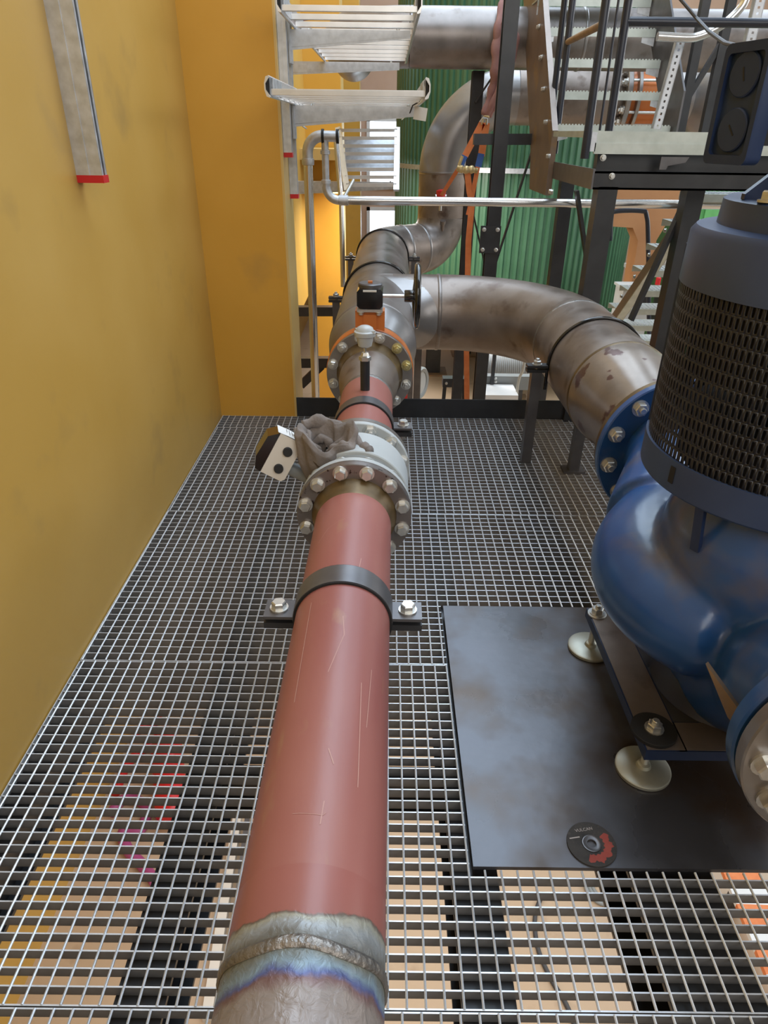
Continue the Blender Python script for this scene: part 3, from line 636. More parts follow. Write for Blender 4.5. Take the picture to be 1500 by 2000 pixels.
def text(name, body, size, loc, rot, mat, parent, ext=.0001):
    c = bpy.data.curves.new(name, 'FONT'); c.body = body; c.size = size; c.extrude = ext; c.align_x = 'CENTER'; c.align_y = 'CENTER'; c.resolution_u = 3
    t_ = bpy.data.objects.new(name, c); COL.objects.link(t_); bpy.context.view_layer.update()
    me = bpy.data.meshes.new_from_object(t_.evaluated_get(bpy.context.evaluated_depsgraph_get())); me.name = name
    bpy.data.objects.remove(t_); bpy.data.curves.remove(c); me.materials.clear(); me.materials.append(M[mat])
    return link(name, me, parent, loc, rot)
text('lettering', 'VULCAN', .0115, gd+Vector((-.010, .037, .0056)), (0, 0, R(10)), 'ink', g)
m = MB().box(gd+Vector((-.038, .015, .0053)), (.026, .003, .0003), Matrix.Rotation(R(10), 3, 'Z')); obj('worn_print', m, 'ink', g)

# ------------------------------------------------------------------ the pump
CX, CY = .985, 1.50
pu = thing('inline_pump', 'large blue vertical pump with perforated guard on four levelling feet', 'pump', (CX, CY, PT))
# casing: spiral, neck, suction bend and dome blended into one skin
m = MB()
def blob(c, r, sc=(1, 1, 1), n=20):
    m.grid(lambda i, j: Vector(c)+Vector((sc[0]*r*sin(pi*(j*.998+.001))*cos(2*pi*i), sc[1]*r*sin(pi*(j*.998+.001))*sin(2*pi*i), sc[2]*r*cos(pi*(j*.998+.001)))), n, n//2, True, False)
CZ = .47
sp_ = []; sr = []
for k in range(40):                                   # spiral wraps from the front clockwise over the left side to the back neck
    f = k/39; a = R(-122)-R(153)*f; rad = .245+.03*f
    sp_.append(Vector((CX+rad*cos(a), CY+rad*sin(a), CZ-.03+.05*f))); sr.append((.125+.052*f)*min(1, .55+k*.15))
m.tube(sp_, sr, 28)
m.tube([sp_[-6], sp_[-1]+Vector((.05, .10, .0)), (DX-.04, 2.05, AZ), (DX, 2.24, AZ)], [.165, .170, .165, .172], 28)
m.tube([(DX-.2, 1.78, CZ+.02), (DX-.05, 2.05, AZ), (DX, 2.2, AZ)], [.16, .168, .17], 24)
m.lathe([(.02, .20), (.20, .21), (.24, .30), (.26, .42), (.285, .55), (.295, .62), (.29, .68), (.265, .74), (.24, .80), (.02, .81)], (CX+.02, CY-.06, 0), Z, 48)
SUX, SUY, SUZ = .90, .93, .52
m.tube([(SUX, SUY+.03, SUZ), (SUX+.01, 1.06, SUZ-.04), (CX, 1.22, SUZ-.12), (CX, 1.40, .28)], [.165, .17, .19, .20], 28)
casing = obj('casing', m, 'blue', pu, 'dusty blue cast casing with spiral bulge')
md = casing.modifiers.new('skin', 'REMESH'); md.mode = 'VOXEL'; md.voxel_size = .0105; md.use_smooth_shade = True
md = casing.modifiers.new('soft', 'SMOOTH'); md.factor = .6; md.iterations = 9
obj('pedestal', MB().lathe([(.20, .14), (.205, .15), (.17, .20), (.16, .27)], (CX, CY-.04, 0), Z, 48), 'bluedark', pu)
# web with worn rusty edge
wp = [P(1383, 1292, 1.10), P(1440, 1382, .99), P(1450, 1400, .97), P(1400, 1345, 1.08)]
m = MB(); m.prism([(0, 0), (.12, -.05), (.14, -.085), (.06, -.07)], wp[0], (.62, -.72, -.30), (0, .38, .92), .018); obj('web', m, 'brownst', pu, 'rusty brown edge of a cast web')
# discharge and suction flanges
df = obj('discharge_flange', MB().disc((DX, 2.222, AZ), YD, .268, .036, 72, bev=.12), 'blue', pu)
def flange_bolts(par, me, c, d, rb, n, ph, sc=1.25):
    d = Vector(d); 
    for k in range(n):
        a = 2*pi*k/n+ph; ro = d.to_track_quat('Z', 'Y'); u = ro @ Vector((1, 0, 0)); v = ro @ Vector((0, 1, 0))
        o = link('nut' if me is not BOLT else 'bolt', me, par, Vector(c)+u*rb*cos(a)+v*rb*sin(a), ro.to_euler()); o.scale = (sc,)*3
flange_bolts(pu, NUT, (DX, 2.222, AZ), (0, -1, 0), .228, 12, .20, 1.2)
sd = Vector((-.10, -1, .02)).normalized(); sc_ = Vector((SUX, SUY, SUZ))
obj('suction_flange', MB().disc(sc_, sd, .225, .038, 72, bev=.12), 'blue', pu)
sf = thing('counter_flange', 'bare steel counter flange bolted to the pump inlet at right edge', 'flange', tuple(sc_+sd*.045+Vector((0, 0, -.225))))
obj('gasket', MB().disc(sc_+sd*.038, sd, .200, .008, 64), 'rubber', sf)
obj('flange', MB().disc(sc_+sd*.046, sd, .222, .034, 72, bev=.1), 'flange2', sf)
obj('pipe_end', MB().lathe([(.158, 0), (.135, .06), (.135, .25)], sc_+sd*.078, sd, 56), 'steelg', sf)
flange_bolts(sf, BOLT, sc_+sd*.080, sd, .182, 12, .1, 1.25)
flange_bolts(pu, NUTY, sc_-sd*.0, -sd, .182, 12, .1, 1.2)
# base frame of flat plate with levelling feet
fx0, fx1, fy0, fy1 = .675, 1.30, 1.205, 1.80
ft, fb = .150, .118
fr = obj('base_frame', MB().bb((fx0, fy0, fb), (fx0+.105, fy1, ft)).bb((fx1-.085, fy0, fb), (fx1, fy1, ft)).bb((fx0+.085, fy0, fb), (fx1-.085, fy0+.10, ft)).bb((fx0+.085, fy1-.10, fb), (fx1-.085, fy1, ft)), 'bluedark', pu)
for sx, sy in ((0, 0), (1, 0), (0, 1), (1, 1)):
    x = (fx0, fx1)[sx]; y = (fy0, fy1)[sy]; ix = 1-2*sx; iy = 1-2*sy
    obj('corner_plate', MB().prism([(0, 0), (.19*ix, 0), (0, .19*iy)], (x+.085*ix, y+.10*iy, ft-.02), (1, 0, 0), (0, 1, 0), .018*(1 if ix*iy > 0 else -1)*1), 'clampsteel', pu)
obj('frame_top', MB().bb((fx0+.004, fy0+.004, ft), (fx0+.101, fy1-.004, ft+.002)).bb((fx0+.105, fy0+.004, ft), (fx1-.105, fy0+.096, ft+.002)), 'steel', pu, 'bare brown steel upper face')
feet = ((.714, 1.269), (.700, 1.765), (1.26, 1.269), (1.26, 1.765))
for k, (x, y) in enumerate(feet):
    f_ = obj('levelling_foot', MB().lathe([(.002, .0), (.070, .0), (.073, .003), (.073, .011), (.069, .014), (.020, .017), (.017, .026), (.010, .030), (.002, .030)], (x, y, PT), Z, 44), 'zincfoot', pu, 'round zinc plated foot plate')
    obj('spindle', MB().tube([(x, y, PT+.026), (x, y, ft+.03)], .0105, 12), 'zinc', f_)
    obj('washer', MB().disc((x+.0, y, ft+.001), Z, .058 if k == 0 else .03, .012 if k == 0 else .005, 32), 'rubber' if k == 0 else 'zinc', f_)
    link('nut', NUT, f_, (x, y, ft+.012 if k == 0 else ft+.006))
# perforated guard with an added dark drum inside
GR = .332; GZ0, GZ1 = .865, 1.235
obj('guard_band', MB().lathe([(GR+.002, .79), (GR+.006, .795), (GR+.006, GZ0+.004), (GR-.004, GZ0+.004), (GR-.004, .79)], (CX, CY, 0), Z, 96, closed=True), 'guard', pu, 'grey-blue lower guard band')
m = MB(); NS, NR = 150, 13
rz = (GZ1-GZ0)/NR; da = 2*pi/NS
for i in range(NS):
    for j in range(NR):
        a0_, a1_ = i*da, (i+1)*da; z0, z1 = GZ0+j*rz, GZ0+(j+1)*rz; ia, iz = da*.29, rz*.13; ic = da*.16
        o4 = [(a0_, z0), (a1_, z0), (a1_, z1), (a0_, z1)]
        ih = [(a0_+ia, z0+iz+.0025), (a0_+ia+ic*.6, z0+iz), (a1_-ia-ic*.6, z0+iz), (a1_-ia, z0+iz+.0025), (a1_-ia, z1-iz-.0025), (a1_-ia-ic*.6, z1-iz), (a0_+ia+ic*.6, z1-iz), (a0_+ia, z1-iz-.0025)]
        m.add([Vector((CX+GR*cos(a), CY+GR*sin(a), z)) for a, z in o4+ih], [(0, 1, 6, 5), (1, 2, 8, 7), (1, 7, 6), (2, 3, 10, 9), (2, 9, 8), (3, 0, 4, 11), (3, 11, 10), (0, 5, 4)])
pg = obj('perforated_guard', m, 'perf', pu, 'dark sheet pierced by rows of upright slots')
md = pg.modifiers.new('thick', 'SOLIDIFY'); md.thickness = .0025
for a in (R(150), R(25), R(330)):
    obj('guard_strap', MB().bar((CX+(GR+.004)*cos(a), CY+(GR+.004)*sin(a), .80), (CX+(GR+.004)*cos(a), CY+(GR+.004)*sin(a), 1.30), .02, .004, (cos(a), sin(a), 0)), 'guard', pu)
obj('guard_hood', MB().lathe([(GR-.012, GZ1-.006), (GR+.004, GZ1-.004), (GR+.002, 1.335), (GR-.008, 1.348), (.285, 1.352), (.282, 1.400), (.272, 1.405), (.02, 1.405)], (CX, CY, 0), Z, 96), 'guard', pu, 'smooth grey-blue upper hood')
obj('dark_inner_drum', MB().lathe([(.22, .79), (.26, .83), (.26, .945), (.07, .95), (.07, 1.03), (.27, 1.035), (.27, 1.24), (.05, 1.245)], (CX, CY, 0), Z, 40), 'rubber', pu)  # black drum added so the guard slots look dark, open in the middle
sa = R(197); u = Vector((cos(sa), sin(sa), 0))
obj('band_slot', MB().bar(Vector((CX, CY, .815))+u*(GR+.006), Vector((CX, CY, .855))+u*(GR+.006), .016, .003, tuple(u)), 'rubber', pu, 'dark bolt slot')
ab = R(212)
obj('guard_rod', MB().bar((CX+.30*cos(ab), CY+.30*sin(ab), .67), (CX+.325*cos(ab), CY+.325*sin(ab), .80), .022, .012), 'bluedark', pu)
# motor stool
m = MB().lathe([(.19, 1.40), (.185, 1.415), (.13, 1.44), (.12, 1.47), (.13, 1.50), (.17, 1.52), (.18, 1.54)], (CX, CY, 0), Z, 48); obj('motor_stool', m, 'castrust', pu, 'rusty tan cast motor stool')
for a in (R(182), R(238), R(300)):
    u = Vector((cos(a), sin(a), 0)); m = MB().prism([(.12, 0), (.275, 0), (.275, .01), (.15, .115), (.12, .115)], Vector((CX, CY, 1.405))+Vector((-u.y, u.x, 0))*.007, u, Z, .014); obj('gusset', m, 'bluedark', pu)
for a in (R(196), R(225), R(262)):
    link('bolt', BOLT, pu, (CX+.262*cos(a), CY+.262*sin(a), 1.405))
# motor with cooling fins
MRr = .232
obj('motor_body', MB().lathe([(.20, 1.515), (MRr, 1.535), (MRr, 2.10), (.2, 2.12)], (CX, CY, 0), Z, 64), 'black', pu)
for k in range(44):
    a = 2*pi*k/44
    u = Vector((cos(a), sin(a), 0)); sgn = 1
    obj('cooling_fin', MB().bar(Vector((CX, CY, 1.53))+u*(MRr+.013), Vector((CX, CY, 2.08))+u*(MRr+.013), .0055, .03, tuple(u)), 'black', pu)
# terminal box on the motor's left side, its knock-out face towards the walkway
tn = Vector((-.955, -.295, 0)).normalized(); tt = Vector((-tn.y, tn.x, 0))   # outward, and along the face (away from the viewer: -tt)
tc0 = Vector((CX, CY, 0))+tn*.396; bz0 = 1.470; bz1 = 1.655
def rr_(x0, x1, z0, z1, r, n=5):
    o_ = []
    for cx, cz, a in ((x1-r, z1-r, 0), (x0+r, z1-r, pi/2), (x0+r, z0+r, pi), (x1-r, z0+r, 1.5*pi)):
        for k in range(n+1): o_.append((cx+r*cos(a+pi/2*k/n), cz+r*sin(a+pi/2*k/n)))
    return o_
hwid = .056
A = rr_(-hwid, hwid, bz0, bz1, .013); B = rr_(-hwid+.013, hwid-.013, bz0+.015, bz1-.015, .008); n_ = len(A); m = MB()
def TB(x, d, z): return tc0+tt*x+tn*d+Vector((0, 0, z))
rows = [(A, -.030), (A, -.004), ([(x*.96, z) for x, z in A], 0), (B, 0), (B, -.009)]
vs_ = [TB(x, d, z) for q, d in rows for x, z in q]; fs_ = [tuple(range(n_))[::-1], tuple(4*n_+k for k in range(n_))]
for q in range(4): fs_ += [(q*n_+k, q*n_+(k+1) % n_, (q+1)*n_+(k+1) % n_, (q+1)*n_+k) for k in range(n_)]
tbx = obj('terminal_box', m.add(vs_, fs_), 'boxnavy', pu, 'dark navy terminal box')
obj('box_neck', MB().prism([(-.045, bz0+.03), (-.005, bz0+.03), (-.005, bz1-.03), (-.045, bz1-.03)], tc0+tn*-.14, tt, (0, 0, 1), .112), 'black', pu)
for (zc_, rot) in ((1.608, 20), (1.524, 42)):
    c = TB(0, -.009, zc_)
    kb = obj('knock_out', MB().lathe([(.0, .006), (.033, .006), (.035, .004), (.035, 0)], c, tn, 36), 'boxnavy', tbx)
    q = Matrix((tt, tn, Vector((0, 0, 1)))).transposed()
    obj('slot_mark', MB().box(c+tn*.0062, (.003, .001, .022), q @ Matrix.Rotation(R(-rot), 3, 'Y')), 'rubber', tbx)

# ------------------------------------------------------------------ strut channels on walls
def strut(label, x, y, z0, z1, d, w_, sgn, ends=True, cap=.022):
    t_ = thing('strut_channel', label, 'channel', (x, y, z0), 'strut channels on the yellow walls')
    m = MB(); o = x; e = x+sgn*d
    m.bb((o, y-w_/2, z0+cap), (o+sgn*.003, y+w_/2, z1))
    for yy in (-1, 1):
        m.bb((o, y+yy*w_/2-.0015, z0+cap), (e, y+yy*w_/2+.0015, z1))
    m.bb((o+sgn*d*.47, y-w_/2-.004, z0+cap), (o+sgn*d*.53, y+w_/2+.004, z1))
    m.bb((e-sgn*.003, y-w_/2, z0+cap), (e, y-w_/2+.012, z1)); m.bb((e-sgn*.003, y+w_/2-.012, z0+cap), (e, y+w_/2, z1))
    obj('channel', m, 'galv', t_); obj('slot_back', MB().bb((o+sgn*d*.5, y-w_/2+.003, z0+cap+.004), (o+sgn*d*.7, y+w_/2-.003, z1)), 'clampsteel', t_)
    obj('end_cap', MB().bb((o, y-w_/2-.003, z0), (e+sgn*.003, y+w_/2+.003, z0+cap)), 'redplastic', t_, 'red plastic end cap'); return t_
strut('double steel strut channel with red end cap on left yellow wall', -.99, 2.42, 1.362, 4.2, .082, .041, 1)
strut('steel strut channel with red end cap on side of nearest yellow pillar', -.531, 3.93, 1.395, 3.6, .041, .041, 1)
strut('lower strut channel with red end cap behind the nearest yellow pillar side', -.531, 4.10, 1.19, 3.4, .041, .041, 1)

# ------------------------------------------------------------------ cable trays and brackets
def tray(label, x0, x1, y0, y1, z, pitch=.25):
    t_ = thing('cable_tray', label, 'tray', ((x0+x1)/2, y0, z), 'ladder cable trays beside the pillar')
    for sx, x in ((-1, x0), (1, x1)):
        m = MB(); q = [(0, -.038), (.012, -.034), (.019, -.012), (.019, .012), (.012, .034), (0, .038), (-.003, .034), (.014, .010), (.014, -.010), (-.003, -.034)]
        m.prism([(sx*a, b_) for a, b_ in q], (x, y0, z), (1, 0, 0), (0, 0, 1), -(y1-y0)); obj('side_rail', m, 'alu', t_)
        obj('rail_end', MB().prism([(sx*a*.9, b_*.9) for a, b_ in ((0, -.038), (.019, -.012), (.019, .012), (0, .038))], (x, y0+.012, z), (1, 0, 0), (0, 0, 1), -.004), 'rubber', t_)
        for k in range(5):
            obj('joint_plate', MB().bb((x-sx*.006, y0+.06+k*.055, z-.030), (x-sx*.009, y0+.10+k*.055, z+.030)), 'galv', t_)
    me = MB().bb((x0, -.016, -.009), (x1, .016, .009)).bb((x0, -.005, .009), (x1, .005, .013)).mesh('rung', M['alu'])
    y = y0+.05
    while y < y1: link('rung', me, t_, (0, y, z-.018)); y += pitch
    return t_
tray('lower ladder cable tray ending in front of the pillar at top', -.475, .148, 3.17, 8.6, 1.667, .20)
tray('upper ladder cable tray crossing the top edge of the view', -.456, .118, 3.50, 5.9, 1.985, .25)
def bracket(label, y, xa, xb, z, h0, h1, back=True):
    t_ = thing('tray_bracket', label, 'bracket', (xa, y, z), 'brackets below the cable trays')
    obj('arm', MB().prism([(xa, z), (xa, z-h0), (xb, z-h1), (xb, z)], (0, y+.03, 0), (1, 0, 0), (0, 0, 1), .003), 'galv', t_)
    obj('arm_flange', MB().bb((xa, y-.032, z-.004), (xb, y+.03, z)), 'galv', t_)
    obj('arm_lip', MB().bar((xa, y-.03, z-h0*1.0), (xb, y-.03, z-h1), .004, .012), 'galv', t_)
    obj('arm_web', MB().prism([(xa, z), (xa, z-h0*.92), (xb, z-h1*.9), (xb, z)], (0, y-.03, 0), (1, 0, 0), (0, 0, 1), .003), 'galv', t_)
    obj('back_plate', MB().bb((xa-.004, y-.045, z-h0-.06), (xa+.006, y+.045, z+.05)), 'galv', t_)
    for sx in (xa+.1, xb-.06): link('bolt', TINY, t_, (sx, y, z))
    return t_
bracket('galvanized bracket arm below the lower cable tray by the pillar', 4.05, -.488, .163, 1.628, .09, .036)
bracket('galvanized bracket arm below the upper cable tray by the pillar', 4.05, -.488, .103, 1.946, .08, .026)
bracket('white-looking bracket arm farther back below the upper tray', 5.8, -.984, .076, 1.946, .088, .04)
bracket('bracket arm below the ladder riser farther back', 6.9, -.984, P(775, 370, 6.9).x, P(700, 355, 6.9).z, .11, .05)
# hanging junction plate at the end of the lower bracket
jp = thing('junction_plate', 'small galvanized plate hanging at the lower bracket end', 'plate', tuple(P(820, 235, 4.04)))
q = P(821, 217, 4.03); obj('plate', MB().box(q+Vector((0, .0, -.012)), (.066, .03, .058), Matrix.Rotation(R(8), 3, 'Y')), 'box', jp)
obj('wire', MB().tube([P(800, 222, 4.02), P(806, 206, 4.0), P(834, 190, 3.9)], .003, 6), 'rubber', jp)
# steep ladder riser farther back
lr = thing('cable_ladder', 'steep ladder tray going down behind the galvanized drop pipe', 'tray', tuple(P(715, 370, 6.7)))
for (xa_, xb_) in ((660, 678), (776, 774)):
    obj('side_rail', MB().bar(P(xa_, 250, 7.4), P(xb_, 372, 6.6), .05, .02, (0, 1, 0)), 'alu', lr)
me_ = None
for k in range(8):
    f = (k+.3)/8; y = 250+122*f; Yk = 7.4-.8*f
    obj('rung', MB().bar(P(660+18*f, y, Yk), P(776-2*f, y, Yk), .03, .028, (0, 0, 1)), 'alu', lr)
# sheet of the ladder cover
obj('cover_sheet', MB().add([P(672, 268, 7.42), P(772, 268, 7.42), P(770, 335, 6.98), P(676, 335, 6.98)], [(0, 1, 2, 3)]), 'galv', lr)
# pink sling lying on the upper tray
ps = obj('sling_rope', MB().tube([P(580, 38, 4.4), P(610, 33, 4.5), P(680, 36, 4.5), P(735, 34, 4.5), P(785, 38, 4.5)], .012, 8), 'sling'); tag(ps, 'thin pink rope lying along the upper cable tray rungs', 'rope')

# ------------------------------------------------------------------ galvanized water pipes
gp = thing('galvanized_pipe', 'thin galvanized drop pipe with elbow and tee left of the header', 'pipe', (-.505, 4.75, -.3))
gx0, gz0, gr = -.497, 1.497, .0285
obj('drop_pipe', MB().tube([(gx0-.012, 4.75, -.35), (gx0, 4.75, gz0-.14)], gr, 20), 'silver', gp)
obj('coupling', MB().lathe([(gr, -.02), (.037, -.018), (.039, 0), (.037, .018), (gr, .02)], (gx0, 4.75, gz0-.15), Z, 20), 'galv', gp)
e = elbow((gx0, 4.75, gz0-.10), Z, Xd, .09, 10); obj('elbow', MB().tube([Vector((gx0, 4.75, gz0-.15))]+e, .033, 18), 'galv', gp)
obj('top_pipe', MB().tube([e[-1], (-.30, 4.75, gz0-.01)], .031, 18), 'galv', gp)
for x in (-.40, -.31): obj('ring_clip', MB().lathe([(.036, -.008), (.04, -.008), (.04, .008), (.036, .008)], (x, 4.75, gz0-.01), Xd, 20, closed=True), 'rubber', gp)
obj('branch_drop', MB().tube([(-.388, 4.75, gz0-.03), (-.388, 4.75, 1.20)], .022, 16), 'galv', gp)
e = elbow((-.388, 4.75, 1.21), -Z, Xd, .08, 10); obj('branch_elbow', MB().tube(e, .027, 16), 'galv', gp)
for z_ in (1.40, 1.235): obj('coupling', MB().lathe([(.022, -.012), (.03, -.01), (.03, .01), (.022, .012)], (-.388, 4.75, z_), Z, 16), 'galv', gp)
q1 = P(1440, 394, 4.75)
obj('cross_pipe', MB().tube([e[-1], (q1.x+.3, 4.75, e[-1].z)], .0265, 18), 'silver', gp, 'long shiny horizontal pipe')
obj('coupling', MB().lathe([(.0265, -.03), (.031, -.028), (.031, .028), (.0265, .03)], e[-1]+Xd*.03, Xd, 16), 'galv', gp)
obj('hanger', MB().tube([(-.497, 4.72, gz0+.03), (-.497, 4.2, 1.56)], .005, 8), 'zinc', gp)
g2 = thing('galvanized_pipe', 'slanting galvanized support tube under the steep ladder tray', 'pipe', tuple(P(676, 480, 6.4)))
obj('tube', MB().tube([P(655, 258, 6.6), P(667, 400, 6.4), P(670, 560, 6.4)], .022, 12), 'silver', g2)
obj('brace', MB().tube([P(668, 392, 6.4), P(690, 352, 6.6)], .015, 10), 'zinc', g2)
# black wall brackets seen past the header
for i, (a_, b_, hh) in enumerate((((578, 607), (664, 607), .085), ((582, 707), (668, 707), .095))):
    p, q = P(*a_, 6.6), P(*b_, 6.6)
    o = obj('wall_beam', MB().bar(p, q, .09, hh), 'black'); tag(o, ['upper black steel beam on the yellow wall behind the drop pipe', 'lower black steel beam on the yellow wall behind the drop pipe'][i], 'beam', 'black beams on the far yellow wall')
o = obj('wall_brace', MB().bar(P(588, 752, 6.6), P(628, 714, 6.6), .05, .08), 'black'); tag(o, 'short black diagonal brace below the lower black wall beam', 'brace')

# ------------------------------------------------------------------ silo, columns
si = thing('silo', 'large round green corrugated silo behind the columns', 'silo', (1.95, 11.6, FZ))
sil_r = 1.80; n_ = 118; m = MB(); prof = []
for k in range(n_):
    for f, dr in ((0, 0), (.36, 0), (.5, .03), (.86, .03)):
        a = 2*pi*(k+f)/n_; prof.append((a, sil_r+dr))
vs_ = [Vector((1.95+r*cos(a), 11.6+r*sin(a), z)) for z in (-1.05, 3.2) for a, r in prof]; N = len(prof)
m.add(vs_, [(k, (k+1) % N, N+(k+1) % N, N+k) for k in range(N)]+[tuple(range(N, 2*N)), tuple(range(N-1, -1, -1))]); obj('corrugated_shell', m, 'green', si, ang=20)
obj('hoop', MB().lathe([(sil_r+.03, -.03), (sil_r+.05, -.03), (sil_r+.05, .03), (sil_r+.03, .03)], (1.95, 11.6, P(800, 330, 10).z), Z, 96, closed=True), 'galv', si)
for px_, Yl in ((846, 11.7), (1010, 10.3), (1110, 12.4), (905, 12.9)):
    x = P(px_, 700, Yl).x
    lg = obj('silo_leg', MB().bb((x-.12, Yl-.12, FZ+.03), (x+.12, Yl-.10, -1.04)).bb((x-.12, Yl+.10, FZ+.03), (x+.12, Yl+.12, -1.04)).bb((x-.01, Yl-.10, FZ+.03), (x+.01, Yl+.10, -1.04)), 'black', si)
    obj('leg_foot', MB().bb((x-.24, Yl-.24, FZ), (x+.24, Yl+.24, FZ+.03)), 'castrust', lg)
def vpost(name, label, px0, py0, px1, py1, Y, wd, mat='black', cat='column', group=None, base=True, bolts=None, top=None):
    p = P(px0, py0, Y); q = P(px1, py1, Y); x = (p.x+q.x)/2
    t_ = thing(name, label, cat, (x, Y, FZ), group)
    zt = max(p.z, q.z) if top is None else top; zb = FZ+.02 if base else min(p.z, q.z)
    m = MB(); m.bb((x-wd/2, Y-wd/2, zb), (x+wd/2, Y-wd/2+.012, zt)); m.bb((x-wd/2, Y+wd/2-.012, zb), (x+wd/2, Y+wd/2, zt)); m.bb((x-.005, Y-wd/2+.012, zb), (x+.005, Y+wd/2-.012, zt))
    obj('h_section', m, mat, t_)
    if base: obj('base_plate', MB().bb((x-wd, Y-wd, FZ), (x+wd, Y+wd, FZ+.02)), mat, t_)
    if bolts:
        c = P(*bolts, Y-wd/2-.01); obj('splice_plate', MB().box(c, (.15, .012, .19)), mat, t_)
        for sx in (-.05, .05):
            for sz in (-.07, .07): link('bolt', SMALL, t_, c+Vector((sx, -.007, sz)), (pi/2, 0, 0))
    return t_
vpost('steel_column', 'black steel column with bolted splice plate in front of the silo', 1003, 0, 953, 530, 5.45, .095, bolts=(957, 468), top=3.4, group='black columns before the silo')
vpost('steel_column', 'thinner black steel column left of the pink sling', 938, 120, 906, 520, 6.5, .095, top=1.95, group='black columns before the silo')
o = obj('tie_beam', MB().bar(P(925, 272, 5.5), P(1062, 272, 5.5), .08, .07), 'black'); tag(o, 'black horizontal tie beam between column and stair stringer', 'beam')
for i, (a_, b_, Y, wd) in enumerate((((1040, 292), (958, 545), 5.6, .04), ((905, 335), (950, 530), 6.2, .04), ((972, 135), (928, 200), 6.4, .05)  )):
    o = obj('diagonal_brace', MB().bar(P(*a_, Y), P(*b_, Y), wd, .012), 'black'); tag(o, ['thin black diagonal brace right of the spliced column', 'thin black brace left of the spliced column', 'black angle brace crossing beneath the pink sling', 'black flat bar hanging behind the pink sling', 'thin black brace between the stair posts'][i], 'brace', 'black braces of the pipe rack')

# ------------------------------------------------------------------ slings and ratchet strap
sl = thing('lifting_sling', 'dusty pink textile sling looped over the overhead pipe', 'sling', tuple(P(942, 232, 5.85)))
YS = OY-OR-.04
for pts, r, fl in (([P(992, 45, YS), P(972, 75, YS), P(968, 130, YS), P(962, 175, YS+.05), P(945, 225, YS+.05)], .035, (1, .45)), ([P(980, 42, YS-.02), P(1006, 70, YS), P(998, 120, YS), P(975, 175, YS), P(950, 228, YS+.04)], .03, (1, .5)), ([P(985, 150, YS+.02), P(972, 190, YS+.02), P(955, 228, YS+.05)], .028, (1, .5)), ([P(968, 90, YS), P(975, 40, YS), P(990, -8, YS+.15), P(1005, 40, YS)], .03, (1, .5))):
    obj('sling_loop', fold(pts, r, int(pts[0].x*100)), 'sling', sl, ang=180)
def strapband(pts, wd, par, mat='strap', name='webbing'):
    m = MB(); pts = [Vector(p) for p in pts]; vs_ = []
    for i, p in enumerate(pts):
        d = (pts[min(i+1, len(pts)-1)]-pts[max(i-1, 0)]).normalized(); s_ = d.cross(Vector((0, 1, 0))).normalized()
        for sx, sy in ((-1, -1), (1, -1), (1, 1), (-1, 1)): vs_.append(p+s_*wd/2*sx+Vector((0, .0015*sy, 0)))
    fs_ = [(i*4+k, i*4+(k+1) % 4, i*4+4+(k+1) % 4, i*4+4+k) for i in range(len(pts)-1) for k in range(4)]
    return obj(name, m.add(vs_, fs_+[(0, 3, 2, 1), tuple(len(vs_)-4+k for k in range(4))]), mat, par)
st = thing('ratchet_strap', 'orange ratchet strap hanging from the pink sling', 'strap', tuple(P(905, 330, 5.7)))
YT = 5.72
strapband([P(942, 240, YT), P(908, 305, YT)], .048, st); strapband([P(950, 240, YT), P(940, 305, YT)], .052, st)
strapband([P(908, 304, YT-.005), P(900, 322, YT)], .045, st, 'bluetape', 'blue_sleeve'); strapband([P(940, 300, YT-.005), P(934, 326, YT)], .048, st, 'bluetape', 'blue_sleeve')
strapband([P(936, 312, YT), P(920, 395, YT), P(914, 420, YT)], .034, st); strapband([P(913, 338, YT), P(917, 375, YT), P(922, 395, YT-.02), P(915, 470, YT), P(913, 560, YT), P(911, 660, YT), P(912, 800, YT)], .046, st)
strapband([P(898, 325, YT), P(862, 382, YT+.4)], .03, st)
obj('ratchet_handle', fold([P(893, 326, YT-.03), P(905, 332, YT-.04), P(918, 331, YT-.04), P(932, 334, YT-.03)], .026, 3), 'ratchet', st)
obj('ratchet_frame', MB().tube([P(903, 305, YT-.02), P(897, 322, YT-.03), P(894, 332, YT-.03), P(903, 336, YT-.03)], .012, 8), 'ratchet', st)
obj('hook', MB().tube([P(938, 238, YT-.01), P(944, 230, YT-.02), P(951, 232, YT-.02), P(950, 243, YT-.01)], .008, 8), 'zinc', st)
obj('hook', MB().tube([P(940, 244, YT), P(946, 227, YT+.02), P(955, 228, YT)], .007, 8), 'ratchet', st)

# ------------------------------------------------------------------ stair landing with posts and rails
la = thing('stair_landing', 'black framed stair landing with galvanized grating edge at right', 'landing', (1.06, 3.85, 1.268))
obj('front_beam', MB().bb((1.055, 3.85, 1.268), (3.2, 3.862, 1.352)).bb((1.055, 3.85, 1.268), (3.2, 3.92, 1.278)).bb((1.055, 3.85, 1.342), (3.2, 3.92, 1.352)), 'black', la)
obj('upper_beam', MB().bb((1.07, 3.90, 1.352), (3.2, 3.96, 1.432)), 'black', la)
obj('side_beam', MB().bb((1.045, 3.852, 1.268), (1.057, 5.0, 1.362)).bb((1.057, 3.92, 1.268), (1.11, 5.0, 1.278)), 'clampsteel', la)
obj('end_plate', MB().bb((1.035, 4.95, 1.20), (1.05, 5.05, 1.43)), 'black', la)
obj('grating_edge', MB().bb((1.0, 3.84, 1.478), (3.2, 3.85, 1.530)).bb((1.03, 3.835, 1.430), (3.2, 3.85, 1.478)), 'tread', la, 'galvanized grating edge with drooping lip')
obj('edge_clip', MB().bb((.985, 3.835, 1.44), (1.035, 3.86, 1.525)), 'galv', la)
gmesh = MB().bb((0, 3.86, 1.50), (.004, 5.0, 1.53)).mesh('grating_bar', M['tread'])
